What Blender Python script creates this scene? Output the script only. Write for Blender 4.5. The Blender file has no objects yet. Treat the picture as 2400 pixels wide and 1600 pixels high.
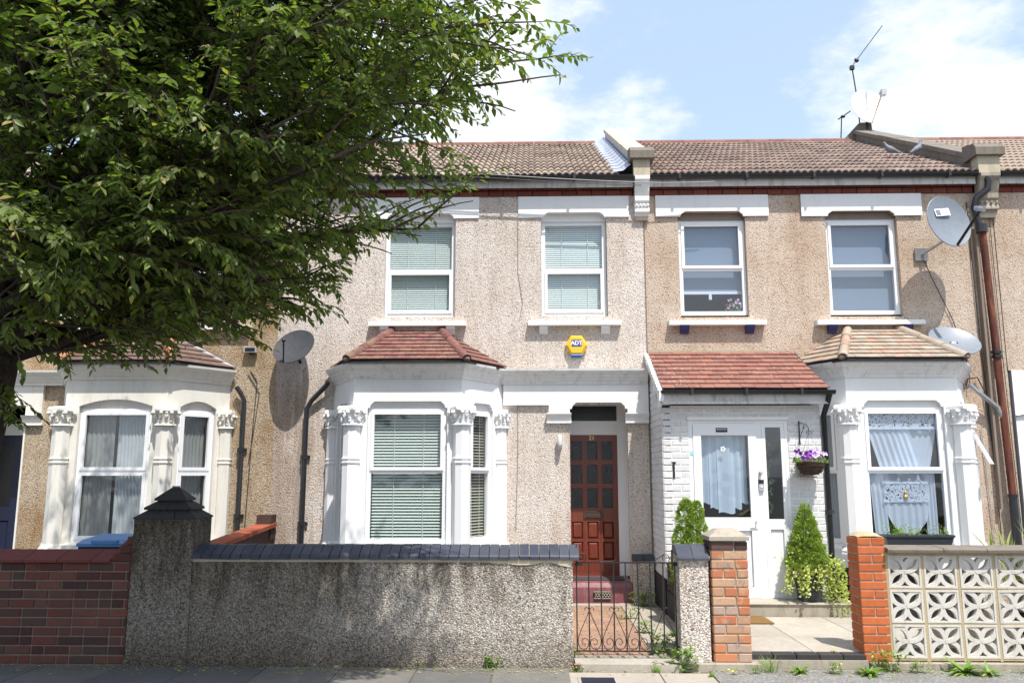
import bpy, math, random
import numpy as np
from mathutils import Vector, Matrix, Euler
random.seed(7); rng=np.random.default_rng(7)
R=math.radians
SC=bpy.context.scene
COL=SC.collection
# ---------------------------------------------------------------- camera
cam=bpy.data.cameras.new('camera'); co=bpy.data.objects.new('camera',cam); COL.objects.link(co)
cam.sensor_width=36; cam.lens=28.995; cam.clip_start=.05; cam.clip_end=1500
co.location=(0,-11.5,1.75); co.rotation_euler=(R(90+9.2),0,R(1.5)); SC.camera=co
SC.render.resolution_x=1024; SC.render.resolution_y=682
# ---------------------------------------------------------------- sky and sun
SUN_EL=R(63); SUN_AZ=R(25)     # azimuth east of the facade normal (camera side)
sdir=Vector((math.sin(SUN_AZ)*math.cos(SUN_EL),-math.cos(SUN_AZ)*math.cos(SUN_EL),math.sin(SUN_EL)))
W=bpy.data.worlds.new('World'); SC.world=W; W.use_nodes=True
nt=W.node_tree; nt.nodes.clear()
def wn(t,**k):
    n=nt.nodes.new(t)
    for a,b in k.items(): setattr(n,a,b)
    return n
sky=wn('ShaderNodeTexSky',sky_type='NISHITA',sun_disc=False); sky.sun_elevation=SUN_EL
sky.sun_rotation=math.atan2(sdir.x,sdir.y); sky.air_density=1.0; sky.dust_density=2.0; sky.ozone_density=1.2; sky.altitude=20
tc=wn('ShaderNodeTexCoord')
def math_n(op,a,b=None,c=None,clamp=False):
    n=wn('ShaderNodeMath',operation=op); n.use_clamp=clamp
    for i,x in enumerate((a,b,c)):
        if x is None: continue
        if isinstance(x,(int,float)): n.inputs[i].default_value=x
        else: nt.links.new(x,n.inputs[i])
    return n.outputs[0]
def dirv(u,v):
    a=(u*2400/2352-1200)/1933; b=(800-v*2400/2352)/1933
    d=Vector((a,b,-1)); d.rotate(co.rotation_euler); return d.normalized()
sep=wn('ShaderNodeSeparateXYZ'); nt.links.new(tc.outputs['Generated'],sep.inputs[0])
nz=wn('ShaderNodeTexNoise'); nz.inputs['Scale'].default_value=9; nz.inputs['Detail'].default_value=9; nz.inputs['Roughness'].default_value=.62
mp=wn('ShaderNodeMapping'); mp.inputs['Scale'].default_value=(1,1,2.1); mp.inputs['Location'].default_value=(3.1,1.7,0)
nt.links.new(tc.outputs['Generated'],mp.inputs[0]); nt.links.new(mp.outputs[0],nz.inputs['Vector'])
nz2=wn('ShaderNodeTexNoise'); nz2.inputs['Scale'].default_value=2.2; nz2.inputs['Detail'].default_value=3
nt.links.new(mp.outputs[0],nz2.inputs['Vector'])
acc=None
# cumulus banks: (direction, angular radius, weight)
banks=[(dirv(2200,110),.20,.30),(dirv(2010,230),.14,.16),(dirv(1470,320),.085,.38),(dirv(2330,300),.07,.34),(dirv(960,150),.30,.36),(dirv(1180,15),.05,.24),(dirv(1140,330),.09,.34),(dirv(150,100),.3,.25),(dirv(1060,240),.07,.3)]
for d,r,w in banks:
    dp=wn('ShaderNodeVectorMath',operation='DISTANCE'); nt.links.new(tc.outputs['Generated'],dp.inputs[0]); dp.inputs[1].default_value=d
    m=math_n('SUBTRACT',1.0,math_n('DIVIDE',dp.outputs['Value'],r),clamp=True)
    m=math_n('MULTIPLY',math_n('SMOOTH_MIN',m,.7,.25),w*1.3)
    acc=m if acc is None else math_n('ADD',acc,m)
gen=math_n('MULTIPLY',math_n('SUBTRACT',nz2.outputs['Fac'],.5),.5)
back=math_n('MULTIPLY',math_n('MULTIPLY',sep.outputs['Y'],-1.0,clamp=True),.35)
tot=math_n('ADD',math_n('ADD',acc,nz.outputs['Fac']),math_n('ADD',gen,back))
rmp=wn('ShaderNodeMapRange'); rmp.interpolation_type='SMOOTHSTEP'; rmp.inputs['From Min'].default_value=.62; rmp.inputs['From Max'].default_value=.98
nt.links.new(tot,rmp.inputs['Value'])
mixc=wn('ShaderNodeMix',data_type='RGBA'); nt.links.new(rmp.outputs[0],mixc.inputs[0])
# pale summer haze lifts the clear sky a little
hz=wn('ShaderNodeMix',data_type='RGBA'); hz.inputs[0].default_value=.55; nt.links.new(sky.outputs[0],hz.inputs[6]); hz.inputs[7].default_value=(2.55,3.15,4.0,1)
nt.links.new(hz.outputs[2],mixc.inputs[6]); mixc.inputs[7].default_value=(3.75,3.9,4.1,1)
bg=wn('ShaderNodeBackground'); bg.inputs['Strength'].default_value=.15
wo=wn('ShaderNodeOutputWorld'); nt.links.new(mixc.outputs[2],bg.inputs[0]); nt.links.new(bg.outputs[0],wo.inputs[0])
sl=bpy.data.lights.new('sun','SUN'); sl.energy=3.25; sl.angle=R(.5); sl.color=(1,.955,.88)
so=bpy.data.objects.new('sun',sl); COL.objects.link(so); so.rotation_euler=sdir.to_track_quat('Z','Y').to_euler(); so.location=(3,-12,14)
vs=SC.view_settings; vs.view_transform='Standard'; vs.look='None'; vs.gamma=1; vs.use_curve_mapping=False; vs.exposure=.96
SC.render.engine='CYCLES'; SC.cycles.max_bounces=8; SC.cycles.transparent_max_bounces=12

# ---------------------------------------------------------------- materials
def srgb(r,g,b):
    f=lambda c:((c/255)/12.92 if c/255<=.04045 else ((c/255+.055)/1.055)**2.4)
    return (f(r),f(g),f(b))
class NT:
    def __init__(s,name,base=(.5,.5,.5),rough=.7,spec=.5,metal=0):
        s.m=bpy.data.materials.new(name); s.m.use_nodes=True; s.t=s.m.node_tree; s.N=s.t.nodes; s.L=s.t.links
        s.b=s.N['Principled BSDF']; s.out=s.N['Material Output']
        s.b.inputs['Base Color'].default_value=(*base,1); s.b.inputs['Roughness'].default_value=rough
        s.b.inputs['Specular IOR Level'].default_value=spec; s.b.inputs['Metallic'].default_value=metal
    def n(s,t,**k):
        x=s.N.new(t)
        for a,b in k.items(): setattr(x,a,b)
        return x
    def set(s,inp,v):
        if isinstance(v,bpy.types.NodeSocket): s.L.new(v,inp)
        elif isinstance(v,tuple) and len(v)==3 and inp.type=='RGBA': inp.default_value=(*v,1)
        else: inp.default_value=v
    def pos(s,scale=(1,1,1)):
        g=s.n('ShaderNodeNewGeometry')
        mpn=s.n('ShaderNodeMapping'); mpn.inputs['Scale'].default_value=scale
        s.L.new(g.outputs['Position'],mpn.inputs[0]); return mpn.outputs[0]
    def noise(s,vec,scale,detail=4,rough=.55,out='Fac'):
        x=s.n('ShaderNodeTexNoise'); s.L.new(vec,x.inputs['Vector']); x.inputs['Scale'].default_value=scale
        x.inputs['Detail'].default_value=detail; x.inputs['Roughness'].default_value=rough; return x.outputs[out]
    def voro(s,vec,scale,out='Color',feat='F1',rand=1):
        x=s.n('ShaderNodeTexVoronoi',feature=feat); s.L.new(vec,x.inputs['Vector']); x.inputs['Scale'].default_value=scale
        x.inputs['Randomness'].default_value=rand; return x.outputs[out]
    def ramp(s,f,stops,const=False):
        x=s.n('ShaderNodeValToRGB'); s.L.new(f,x.inputs[0]); cr=x.color_ramp
        if const: cr.interpolation='CONSTANT'
        while len(cr.elements)<len(stops): cr.elements.new(.5)
        for e,(p,c) in zip(cr.elements,stops):
            e.position=p; e.color=(*c,1) if isinstance(c,tuple) else (c,c,c,1)
        return x.outputs[0]
    def mix(s,f,a,b,blend='MIX'):
        x=s.n('ShaderNodeMix',data_type='RGBA',blend_type=blend); x.clamp_factor=True
        s.set(x.inputs[0],f); s.set(x.inputs[6],a); s.set(x.inputs[7],b); return x.outputs[2]
    def math(s,op,a,b=0.,clamp=False):
        x=s.n('ShaderNodeMath',operation=op); x.use_clamp=clamp; s.set(x.inputs[0],a); s.set(x.inputs[1],b); return x.outputs[0]
    def sepc(s,v,i):
        x=s.n('ShaderNodeSeparateXYZ'); s.L.new(v,x.inputs[0]); return x.outputs[i]
    def rand(s): return s.n('ShaderNodeObjectInfo').outputs['Random']
    def bump(s,h,strength=.5,dist=.01):
        x=s.n('ShaderNodeBump'); x.inputs['Strength'].default_value=strength; x.inputs['Distance'].default_value=dist
        s.set(x.inputs['Height'],h); s.L.new(x.outputs[0],s.b.inputs['Normal']); return x
    def col(s,c): s.set(s.b.inputs['Base Color'],c)
    def ro(s,c): s.set(s.b.inputs['Roughness'],c)
M={}
def pebble(name,stones,stain,stain_amt,streak=0,scale=78,mortar=(.3,.27,.24),top=None):
    m=NT(name,rough=.9,spec=.2); p=m.pos()
    w=m.voro(p,scale); f=m.sepc(w,0)
    c=m.ramp(f,stones,True)
    d=m.voro(p,scale,'Distance'); gap=m.ramp(d,[(.0,0.),(.42,0.),(.62,1.)])
    c=m.mix(m.math('MULTIPLY',gap,.5),c,mortar)
    n1=m.noise(p,1.1,6,.65); n2=m.noise(m.pos((3.2,3.2,.35)),2.0,6,.65)
    s1=m.ramp(n1,[(.42,0.),(.66,1.)]); c=m.mix(m.math('MULTIPLY',s1,stain_amt),c,m.mix(1.0,c,stain,'MULTIPLY'))
    if streak:
        s2=m.ramp(n2,[(.45,0.),(.75,1.)]); c=m.mix(m.math('MULTIPLY',s2,streak),c,m.mix(1.0,c,(.58,.52,.45),'MULTIPLY')); c=m.mix(m.math('MULTIPLY',m.ramp(m.noise(m.pos((1,1,.7)),.8,3,.5),[(.4,0.),(.62,.5)]),streak),c,m.mix(1.0,c,(1.16,1.15,1.13),'MULTIPLY'))
    if top: c=top(m,c,p)
    m.col(c); hgt=m.math('ADD',m.math('MULTIPLY',m.math('SUBTRACT',1.0,d),.8),m.math('MULTIPLY',m.noise(p,170,3),.35))
    m.bump(hgt,.9,.012); M[name]=m.m
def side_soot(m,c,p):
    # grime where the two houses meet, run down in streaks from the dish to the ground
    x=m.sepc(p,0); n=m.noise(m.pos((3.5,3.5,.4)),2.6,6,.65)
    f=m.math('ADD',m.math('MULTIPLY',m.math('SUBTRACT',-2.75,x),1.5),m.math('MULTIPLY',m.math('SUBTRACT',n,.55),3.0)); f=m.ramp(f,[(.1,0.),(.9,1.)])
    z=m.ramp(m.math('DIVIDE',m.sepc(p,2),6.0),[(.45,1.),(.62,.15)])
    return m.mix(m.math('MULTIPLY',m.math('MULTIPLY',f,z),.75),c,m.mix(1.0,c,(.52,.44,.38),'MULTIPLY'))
pebble('pebble_pink',[(0,(.78,.74,.71)),(.34,(.68,.60,.54)),(.58,(.60,.50,.44)),(.72,(.47,.37,.33)),(.80,(.74,.68,.63)),(.95,(.26,.21,.19))],(.80,.72,.64),.7,.45,mortar=(.60,.55,.50),top=side_soot)
pebble('pebble_tan',[(0,(.67,.56,.46)),(.4,(.57,.46,.37)),(.62,(.49,.39,.31)),(.8,(.64,.56,.49)),(.94,(.28,.20,.16))],(.70,.58,.47),.7,.4,mortar=(.46,.37,.30))
pebble('pebble_ochre',[(0,(.58,.48,.36)),(.35,(.46,.36,.25)),(.6,(.38,.29,.2)),(.8,(.56,.5,.42)),(.92,(.18,.14,.11))],(.62,.46,.26),.9,.35,mortar=(.34,.27,.2))
def wall_dirt_shade(m,c,p):
    z=m.sepc(p,2); x=m.sepc(p,0)
    n=m.noise(m.pos((3,3,.55)),3.2,6,.65)
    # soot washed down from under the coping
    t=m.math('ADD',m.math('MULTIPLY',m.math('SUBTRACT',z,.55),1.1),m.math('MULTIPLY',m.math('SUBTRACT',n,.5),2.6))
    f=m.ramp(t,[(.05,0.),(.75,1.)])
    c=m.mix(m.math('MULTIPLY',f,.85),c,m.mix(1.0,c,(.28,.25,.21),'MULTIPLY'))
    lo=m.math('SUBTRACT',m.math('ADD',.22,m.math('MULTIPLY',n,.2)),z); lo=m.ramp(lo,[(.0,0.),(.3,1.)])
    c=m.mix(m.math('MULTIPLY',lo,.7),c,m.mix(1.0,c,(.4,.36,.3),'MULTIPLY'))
    # tree shade painted in: colour darker on the stretch away from the gate
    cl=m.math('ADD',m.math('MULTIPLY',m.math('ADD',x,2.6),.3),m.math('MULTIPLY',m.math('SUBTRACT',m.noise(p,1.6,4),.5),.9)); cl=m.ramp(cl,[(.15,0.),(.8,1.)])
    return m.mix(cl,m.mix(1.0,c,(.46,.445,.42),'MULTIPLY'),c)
pebble('pebble_grey',[(0,(.64,.60,.54)),(.3,(.44,.40,.35)),(.55,(.32,.28,.25)),(.72,(.78,.75,.70)),(.84,(.16,.14,.12)),(.92,(.52,.42,.36))],(.7,.66,.6),.5,0,scale=76,mortar=(.3,.275,.24),top=wall_dirt_shade)
pebble('pebble_post',[(0,(.72,.68,.62)),(.3,(.50,.44,.39)),(.5,(.36,.28,.25)),(.66,(.82,.80,.76)),(.84,(.18,.14,.13)),(.92,(.55,.46,.4))],(.66,.6,.52),.5,0.2,scale=72,mortar=(.4,.36,.32))
def paint(name,base,rough=.55,dirt=(.45,.42,.36),amt=.35,bs=.15):
    m=NT(name,rough=rough,spec=.4); p=m.pos()
    n=m.noise(m.pos((5,5,.9)),2.5,7,.65); f=m.ramp(n,[(.5,0.),(.8,1.)])
    g=m.ramp(m.noise(p,9,6,.7),[(.55,0.),(.8,1.)])
    c=m.mix(m.math('MULTIPLY',f,amt),base,dirt); c=m.mix(m.math('MULTIPLY',g,amt*.35),c,dirt)
    m.col(c); m.bump(m.noise(p,45,5,.7),bs,.006); M[name]=m.m
paint('white_paint',(.82,.82,.82),amt=.16,dirt=(.52,.50,.46))
paint('white_render',(.80,.80,.80),rough=.8,amt=.2,bs=.4)
paint('cornice_paint',(.76,.755,.745),amt=.7,dirt=(.36,.33,.29))
paint('cream_paint',(.74,.715,.655),amt=.45,dirt=(.40,.36,.28))
paint('grey_lead',(.34,.37,.44),rough=.5,amt=.6,dirt=(.50,.52,.56))
paint('fascia_paint',(.62,.61,.59),amt=1.0,dirt=(.16,.155,.15))
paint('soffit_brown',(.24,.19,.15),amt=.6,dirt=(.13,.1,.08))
paint('navy_paint',(.028,.035,.15),rough=.4,amt=.3,dirt=(.06,.06,.1))
paint('bitumen',(.018,.018,.02),rough=.75,amt=.4,dirt=(.05,.045,.04),bs=.5)
paint('stone_cap',(.36,.32,.26),rough=.9,amt=.9,dirt=(.16,.14,.11),bs=.9)
paint('stone_dark',(.19,.165,.135),rough=.9,amt=.9,dirt=(.08,.07,.06),bs=.9)
paint('stone_pale',(.50,.44,.33),rough=.9,amt=.8,dirt=(.2,.17,.13),bs=.8)
paint('mortar_pale',(.42,.37,.29),rough=.95,amt=.6,dirt=(.25,.21,.15),bs=.8)
paint('mortar_ochre',(.44,.35,.21),rough=.95,amt=.7,dirt=(.27,.21,.12),bs=.9)
paint('mortar_dark',(.22,.175,.14),rough=.95,amt=.6,dirt=(.07,.06,.05),bs=.8)
paint('burgundy',(.17,.055,.06),rough=.38,amt=.5,dirt=(.36,.2,.2),bs=.3)
paint('block_white',(.56,.53,.48),rough=.9,amt=.8,dirt=(.30,.27,.22),bs=.6)
def simple(name,base,rough=.5,spec=.5,metal=0,var=0):
    m=NT(name,base,rough,spec,metal)
    if var:
        n=m.noise(m.pos(),14,5,.6); m.col(m.mix(m.ramp(n,[(.35,0.),(.7,var)]),base,tuple(x*.5 for x in base)))
    M[name]=m.m; return m
simple('upvc',(.80,.81,.83),.28,.5); simple('black_plastic',(.022,.024,.028),.35,.5,0,.3); simple('iron',(.02,.018,.018),.5,.5,.3)
simple('dark_room',(.05,.05,.055),.9); simple('cable_black',(.02,.02,.02),.6); simple('cable_white',(.30,.295,.29),.6)
simple('dish_grey',(.20,.23,.27),.42,.5,0,.25); simple('dish_dark',(.06,.063,.072),.6,.3,0,.5); simple('dish_white',(.75,.75,.76),.4,.5,0,.12)
simple('galvanised',(.45,.46,.48),.35,.5,.7,.4); simple('brass',(.72,.52,.22),.3,.5,.8); simple('yellow_plastic',(.82,.50,.03),.4)
simple('letter_brass',(.06,.035,.022),.5); simple('blue_plastic',(.02,.10,.38),.3); simple('logo_blue',(.06,.05,.32),.5); simple('white_plastic',(.8,.8,.8),.35); simple('white_ink',(.85,.85,.85),.6)
simple('bin_navy',(.010,.014,.035),.45); simple('bin_lid',(.08,.24,.52),.4); simple('sign_black',(.01,.012,.02),.4); simple('sticker_blue',(.35,.62,.72),.5)
simple('silver_plastic',(.5,.5,.52),.35,.5,.4); simple('navy_door',(.009,.013,.04),.4); simple('planter_grey',(.035,.04,.048),.55,.5,0,.4)
simple('slate_mat',(.05,.055,.06),.7,.3,0,.4); simple('purple_petal',(.26,.05,.42),.5); simple('lilac_petal',(.62,.42,.72),.5); simple('pink_petal',(.65,.22,.35),.5)
simple('yellow_petal',(.85,.70,.03),.5); simple('soil',(.05,.035,.025),.95); simple('feather_grey',(.18,.19,.22),.6,.4,0,.6); simple('feather_dark',(.05,.05,.07),.5)
simple('leg_pink',(.35,.13,.11),.6); simple('grip_blue',(.10,.25,.5),.4); simple('gold_statue',(.45,.3,.1),.4,.5,.4); simple('flower_white',(.8,.78,.8),.6)
def bricks(name,tones,rough=.85,grime=.35,gc=(.08,.06,.05),bs=.5,obj=True):
    m=NT(name,rough=rough,spec=.25); p=m.pos()
    r=m.rand(); c=m.ramp(r,[(i/len(tones),t) for i,t in enumerate(tones)],True)
    n=m.noise(p,22,6,.7); c=m.mix(m.ramp(n,[(.35,.0),(.75,.5)]),c,m.mix(1.0,c,(.55,.5,.48),'MULTIPLY'))
    g=m.noise(p,2.6,5,.65); c=m.mix(m.math('MULTIPLY',m.ramp(g,[(.42,0.),(.7,1.)]),grime),c,gc)
    m.col(c); m.bump(m.noise(p,120,4,.7),bs,.004); M[name]=m.m
bricks('brick_dark_red',[(.16,.060,.046),(.11,.042,.036),(.19,.078,.058),(.08,.037,.034),(.145,.068,.053),(.17,.055,.044),(.10,.058,.05)],grime=.65)
bricks('brick_orange',[(.50,.135,.045),(.46,.12,.04),(.54,.15,.055),(.48,.14,.05)],grime=.12)
bricks('brick_eaves',[(.22,.062,.04),(.18,.05,.035),(.25,.075,.05),(.2,.055,.04)],grime=.4)
bricks('brick_white',[(.74,.74,.75),(.71,.71,.72),(.77,.77,.77)],rough=.6,grime=.22,gc=(.42,.41,.4),bs=.6)
bricks('brick_sooty',[(.10,.055,.045),(.07,.04,.035),(.12,.07,.06),(.05,.035,.03)],grime=.5)
bricks('brick_blue',[(.055,.062,.085),(.045,.052,.075),(.065,.072,.095),(.05,.055,.075)],rough=.5,grime=.3,gc=(.12,.12,.125),bs=.25)
bricks('brick_blue_dull',[(.045,.042,.045),(.035,.034,.038),(.055,.05,.05)],rough=.8,grime=.5,gc=(.07,.06,.045),bs=.5)
bricks('paver',[(.36,.22,.15),(.33,.20,.15),(.38,.24,.16),(.30,.19,.14),(.34,.19,.13)],grime=.5,gc=(.22,.17,.11))
bricks('slab_concrete',[(.17,.165,.155),(.15,.145,.14),(.19,.18,.165)],rough=.92,grime=.5,gc=(.09,.085,.075),bs=.5)
bricks('slab_pale',[(.42,.385,.33),(.45,.41,.35),(.40,.36,.31)],rough=.9,grime=.5,gc=(.26,.23,.18),bs=.5)
# reclaimed pier bricks: patches of orange, buff and grey on one brick
m=NT('brick_mottled',rough=.9,spec=.2); p=m.pos(); r=m.rand()
c=m.ramp(r,[(0,(.44,.16,.08)),(.14,(.43,.25,.15)),(.34,(.47,.30,.19)),(.52,(.36,.22,.16)),(.66,(.25,.18,.16)),(.78,(.48,.20,.10)),(.88,(.40,.29,.23))],True)
q=m.n('ShaderNodeCombineXYZ'); m.set(q.inputs[0],m.math('MULTIPLY',r,9.)); va=m.n('ShaderNodeVectorMath',operation='ADD'); m.L.new(p,va.inputs[0]); m.L.new(q.outputs[0],va.inputs[1])
a=m.noise(va.outputs[0],9,3,.6); c=m.mix(m.ramp(a,[(.54,0.),(.62,.8)]),c,(.47,.30,.19)); b_=m.noise(va.outputs[0],13,4,.7)
c=m.mix(m.ramp(b_,[(.56,0.),(.64,.8)]),c,(.22,.19,.19)); c=m.mix(m.ramp(m.noise(p,24,3,.6),[(.6,0.),(.7,.6)]),c,(.48,.13,.06))
m.col(c); m.bump(m.noise(p,110,4,.7),.6,.004); M['brick_mottled']=m.m
def tiles(name,tones,moss,amt,rough=.85,lich=0):
    m=NT(name,rough=rough,spec=.25); p=m.pos(); r=m.rand(); c=m.ramp(r,[(i/len(tones),t) for i,t in enumerate(tones)],True)
    n=m.noise(p,7,6,.7); c=m.mix(m.math('MULTIPLY',m.ramp(n,[(.42,0.),(.66,1.)]),amt),c,moss)
    if lich:
        v=m.voro(p,13,'Distance'); c=m.mix(m.ramp(m.math('ADD',v,m.math('MULTIPLY',m.noise(p,3,3),.35)),[(.24,lich),(.30,0.)]),c,(.62,.57,.5))
    c=m.mix(m.ramp(m.noise(p,60,3,.6),[(.4,0.),(.8,.5)]),c,m.mix(1.0,c,(.5,.45,.42),'MULTIPLY'))
    m.col(c); m.bump(m.noise(p,90,4,.7),.5,.005); M[name]=m.m
tiles('tile_roof',[(.29,.225,.18),(.24,.18,.15),(.34,.265,.21),(.22,.16,.14),(.31,.24,.19),(.37,.30,.24)],(.40,.34,.27),.7)
tiles('tile_roof_dark',[(.22,.155,.13),(.27,.19,.16),(.195,.14,.12),(.29,.21,.175),(.17,.125,.11)],(.33,.27,.21),.65)
tiles('tile_red',[(.19,.075,.070),(.165,.067,.064),(.215,.087,.078),(.15,.07,.065)],(.32,.24,.16),.5)
tiles('tile_porch',[(.27,.115,.09),(.24,.10,.08),(.30,.135,.10),(.29,.13,.105),(.22,.10,.085)],(.25,.15,.12),.6,lich=.9)
tiles('tile_mossy',[(.36,.27,.20),(.31,.24,.19),(.39,.31,.24),(.37,.23,.17),(.28,.22,.18)],(.40,.37,.31),.9)
tiles('tile_brown',[(.15,.095,.08),(.13,.08,.07),(.17,.11,.09)],(.26,.22,.18),.35)
tiles('tile_terracotta',[(.42,.17,.085),(.46,.20,.11)],(.25,.16,.1),.3)
tiles('tile_coping_red',[(.20,.05,.042),(.23,.065,.05),(.18,.045,.04)],(.13,.06,.05),.5)
tiles('tile_coping_orange',[(.38,.10,.05),(.34,.09,.045)],(.2,.09,.06),.4)
tiles('tile_ridge_red',[(.22,.09,.075),(.20,.085,.075),(.25,.12,.095)],(.3,.22,.16),.5)
# rust
m=NT('rusty_iron',rough=.75,spec=.3); p=m.pos((6,6,1.3)); n=m.noise(p,2.2,6,.7)
m.col(m.ramp(n,[(.3,(.05,.020,.017)),(.48,(.11,.034,.025)),(.62,(.19,.065,.032)),(.8,(.32,.16,.075))])); m.bump(m.noise(m.pos(),60,4,.7),.5,.004); M['rusty_iron']=m.m
# asphalt
m=NT('asphalt',rough=.92,spec=.3); p=m.pos(); v=m.voro(p,95); c=m.ramp(m.sepc(v,0),[(0,(.06,.06,.06)),(.5,(.09,.088,.085)),(.8,(.13,.125,.12)),(.95,(.24,.23,.22))],True)
c=m.mix(m.ramp(m.noise(p,2,6,.6),[(.4,0.),(.7,.5)]),c,(.17,.16,.145)); m.col(c); m.bump(m.voro(p,95,'Distance'),.7,.006); M['asphalt']=m.m
m=NT('asphalt_pale',rough=.92,spec=.3); p=m.pos(); v=m.voro(p,95); c=m.ramp(m.sepc(v,0),[(0,(.17,.165,.16)),(.5,(.22,.215,.205)),(.8,(.28,.27,.26)),(.95,(.4,.39,.37))],True)
m.col(m.mix(m.ramp(m.noise(p,2.5,6,.6),[(.4,0.),(.7,.6)]),c,(.14,.13,.12))); m.bump(m.voro(p,95,'Distance'),.6,.006); M['asphalt_pale']=m.m
m=NT('grit',rough=.95,spec=.2); p=m.pos(); c=m.ramp(m.noise(p,30,6,.75),[(.3,(.07,.06,.045)),(.55,(.20,.17,.13)),(.75,(.33,.29,.23))]); m.col(c); m.bump(m.noise(p,90,5,.8),.9,.01); M['grit']=m.m
# wood door
m=NT('red_wood',rough=.33,spec=.5); p=m.pos((9,9,.8)); n=m.noise(p,5,6,.65); m.col(m.mix(m.ramp(m.rand(),[(0,0.),(1,.5)]),m.ramp(n,[(.3,(.10,.022,.012)),(.6,(.18,.042,.020)),(.8,(.24,.066,.032))]),m.ramp(n,[(.3,(.14,.020,.012)),(.8,(.24,.040,.024))]))); m.bump(n,.15,.003); M['red_wood']=m.m
# bark
m=NT('bark',rough=.95,spec=.2); p=m.pos((2.5,2.5,1)); v=m.noise(p,9,8,.75); c=m.ramp(v,[(.3,(.02,.016,.012)),(.55,(.065,.05,.04)),(.8,(.14,.115,.09))])
m.col(c); m.bump(m.noise(m.pos((1,1,3.5)),7,8,.8),1.,.05); M['bark']=m.m
simple('twig',(.075,.055,.04),.9)
# glass: thin pane, reflects by fresnel and lets the rest through
def glass(name,tint,base=.05,k=1.1,rough=.01,bumpy=.12):
    m=NT(name); m.N.remove(m.b); tr=m.n('ShaderNodeBsdfTransparent'); tr.inputs[0].default_value=(*tint,1)
    gl=m.n('ShaderNodeBsdfGlossy'); gl.inputs['Roughness'].default_value=rough; gl.inputs[0].default_value=(.95,.97,1,1)
    fr=m.n('ShaderNodeLayerWeight'); fr.inputs[0].default_value=.5
    if bumpy:
        x=m.n('ShaderNodeBump'); x.inputs['Strength'].default_value=bumpy; x.inputs['Distance'].default_value=.01 if bumpy>.5 else .05
        m.L.new(m.noise(m.pos(),38 if bumpy>.5 else 3.5,3 if bumpy>.5 else 1,.6),x.inputs['Height']); m.L.new(x.outputs[0],gl.inputs['Normal'])
    f=m.math('ADD',m.math('MULTIPLY',m.math('POWER',fr.outputs['Facing'],4.),k),base+.04,True)
    mx=m.n('ShaderNodeMixShader'); m.L.new(f,mx.inputs[0]); m.L.new(tr.outputs[0],mx.inputs[1]); m.L.new(gl.outputs[0],mx.inputs[2]); m.L.new(mx.outputs[0],m.out.inputs[0]); M[name]=m.m
glass('glass',(.88,.94,.94),.05); glass('glass_green',(.82,.885,.86),.04); glass('glass_blue',(.82,.88,.95),.07)
glass('glass_dark',(.16,.18,.20),.02,rough=.04,bumpy=1.); glass('glass_left',(.85,.88,.88),.05)
# cloth
def cloth(name,col,transp,extra=None,transl=.35):
    m=NT(name,col,.9,.1); tl=m.n('ShaderNodeBsdfTranslucent'); tl.inputs[0].default_value=(*col,1)
    mx=m.n('ShaderNodeMixShader'); mx.inputs[0].default_value=transl; m.L.new(m.b.outputs[0],mx.inputs[1]); m.L.new(tl.outputs[0],mx.inputs[2])
    tr=m.n('ShaderNodeBsdfTransparent'); m2=m.n('ShaderNodeMixShader')
    if extra: m.L.new(extra(m),m2.inputs[0])
    else: m2.inputs[0].default_value=transp
    m.L.new(mx.outputs[0],m2.inputs[1]); m.L.new(tr.outputs[0],m2.inputs[2]); m.L.new(m2.outputs[0],m.out.inputs[0]); M[name]=m.m
cloth('sheer_white',(.86,.90,.95),.06); cloth('sheer_grey',(.62,.63,.62),.2); cloth('door_curtain',(.78,.87,.93),.02); cloth('roller_blue',(.42,.48,.55),0)
def lace(m):
    p=m.pos((1,1,1)); d=m.noise(p,13,1,.5,'Color'); va=m.n('ShaderNodeVectorMath',operation='MULTIPLY_ADD'); m.L.new(d,va.inputs[0]); va.inputs[1].default_value=(.22,.22,.22); m.L.new(p,va.inputs[2])
    v=m.voro(va.outputs[0],21,'Distance',feat='DISTANCE_TO_EDGE'); return m.ramp(v,[(.20,0.),(.24,.95)])
cloth('lace',(.82,.86,.92),0,lace)
simple('slat_white',(.72,.75,.74),.5); simple('slat_cream',(.74,.73,.66),.5)
# leaves
def leafmat(name,dark,light,young,gloss=.38,tr=.28):
    m=NT(name,rough=gloss,spec=.55); at=m.n('ShaderNodeAttribute'); at.attribute_name='tint'; f=at.outputs['Fac']
    c=m.ramp(f,[(0,dark),(.55,light),(.86,light),(.93,young),(1,young)]); m.col(c)
    tl=m.n('ShaderNodeBsdfTranslucent'); m.L.new(m.mix(1.0,c,(1.6,1.9,.7),'MULTIPLY'),tl.inputs[0])
    mx=m.n('ShaderNodeMixShader'); mx.inputs[0].default_value=tr; m.L.new(m.b.outputs[0],mx.inputs[1]); m.L.new(tl.outputs[0],mx.inputs[2]); m.L.new(mx.outputs[0],m.out.inputs[0]); M[name]=m.m
leafmat('leaf',(.065,.095,.024),(.150,.200,.048),(.30,.26,.06),.48,.42)
leafmat('conifer',(.09,.15,.02),(.25,.34,.055),(.42,.48,.10),.65,.22)
leafmat('ivy',(.20,.27,.06),(.55,.58,.18),(.75,.72,.40),.4,.25)
leafmat('weed',(.09,.16,.03),(.22,.34,.07),(.42,.40,.12),.5,.3)
leafmat('blade',(.16,.20,.05),(.32,.36,.12),(.48,.42,.18),.4,.25)
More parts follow.
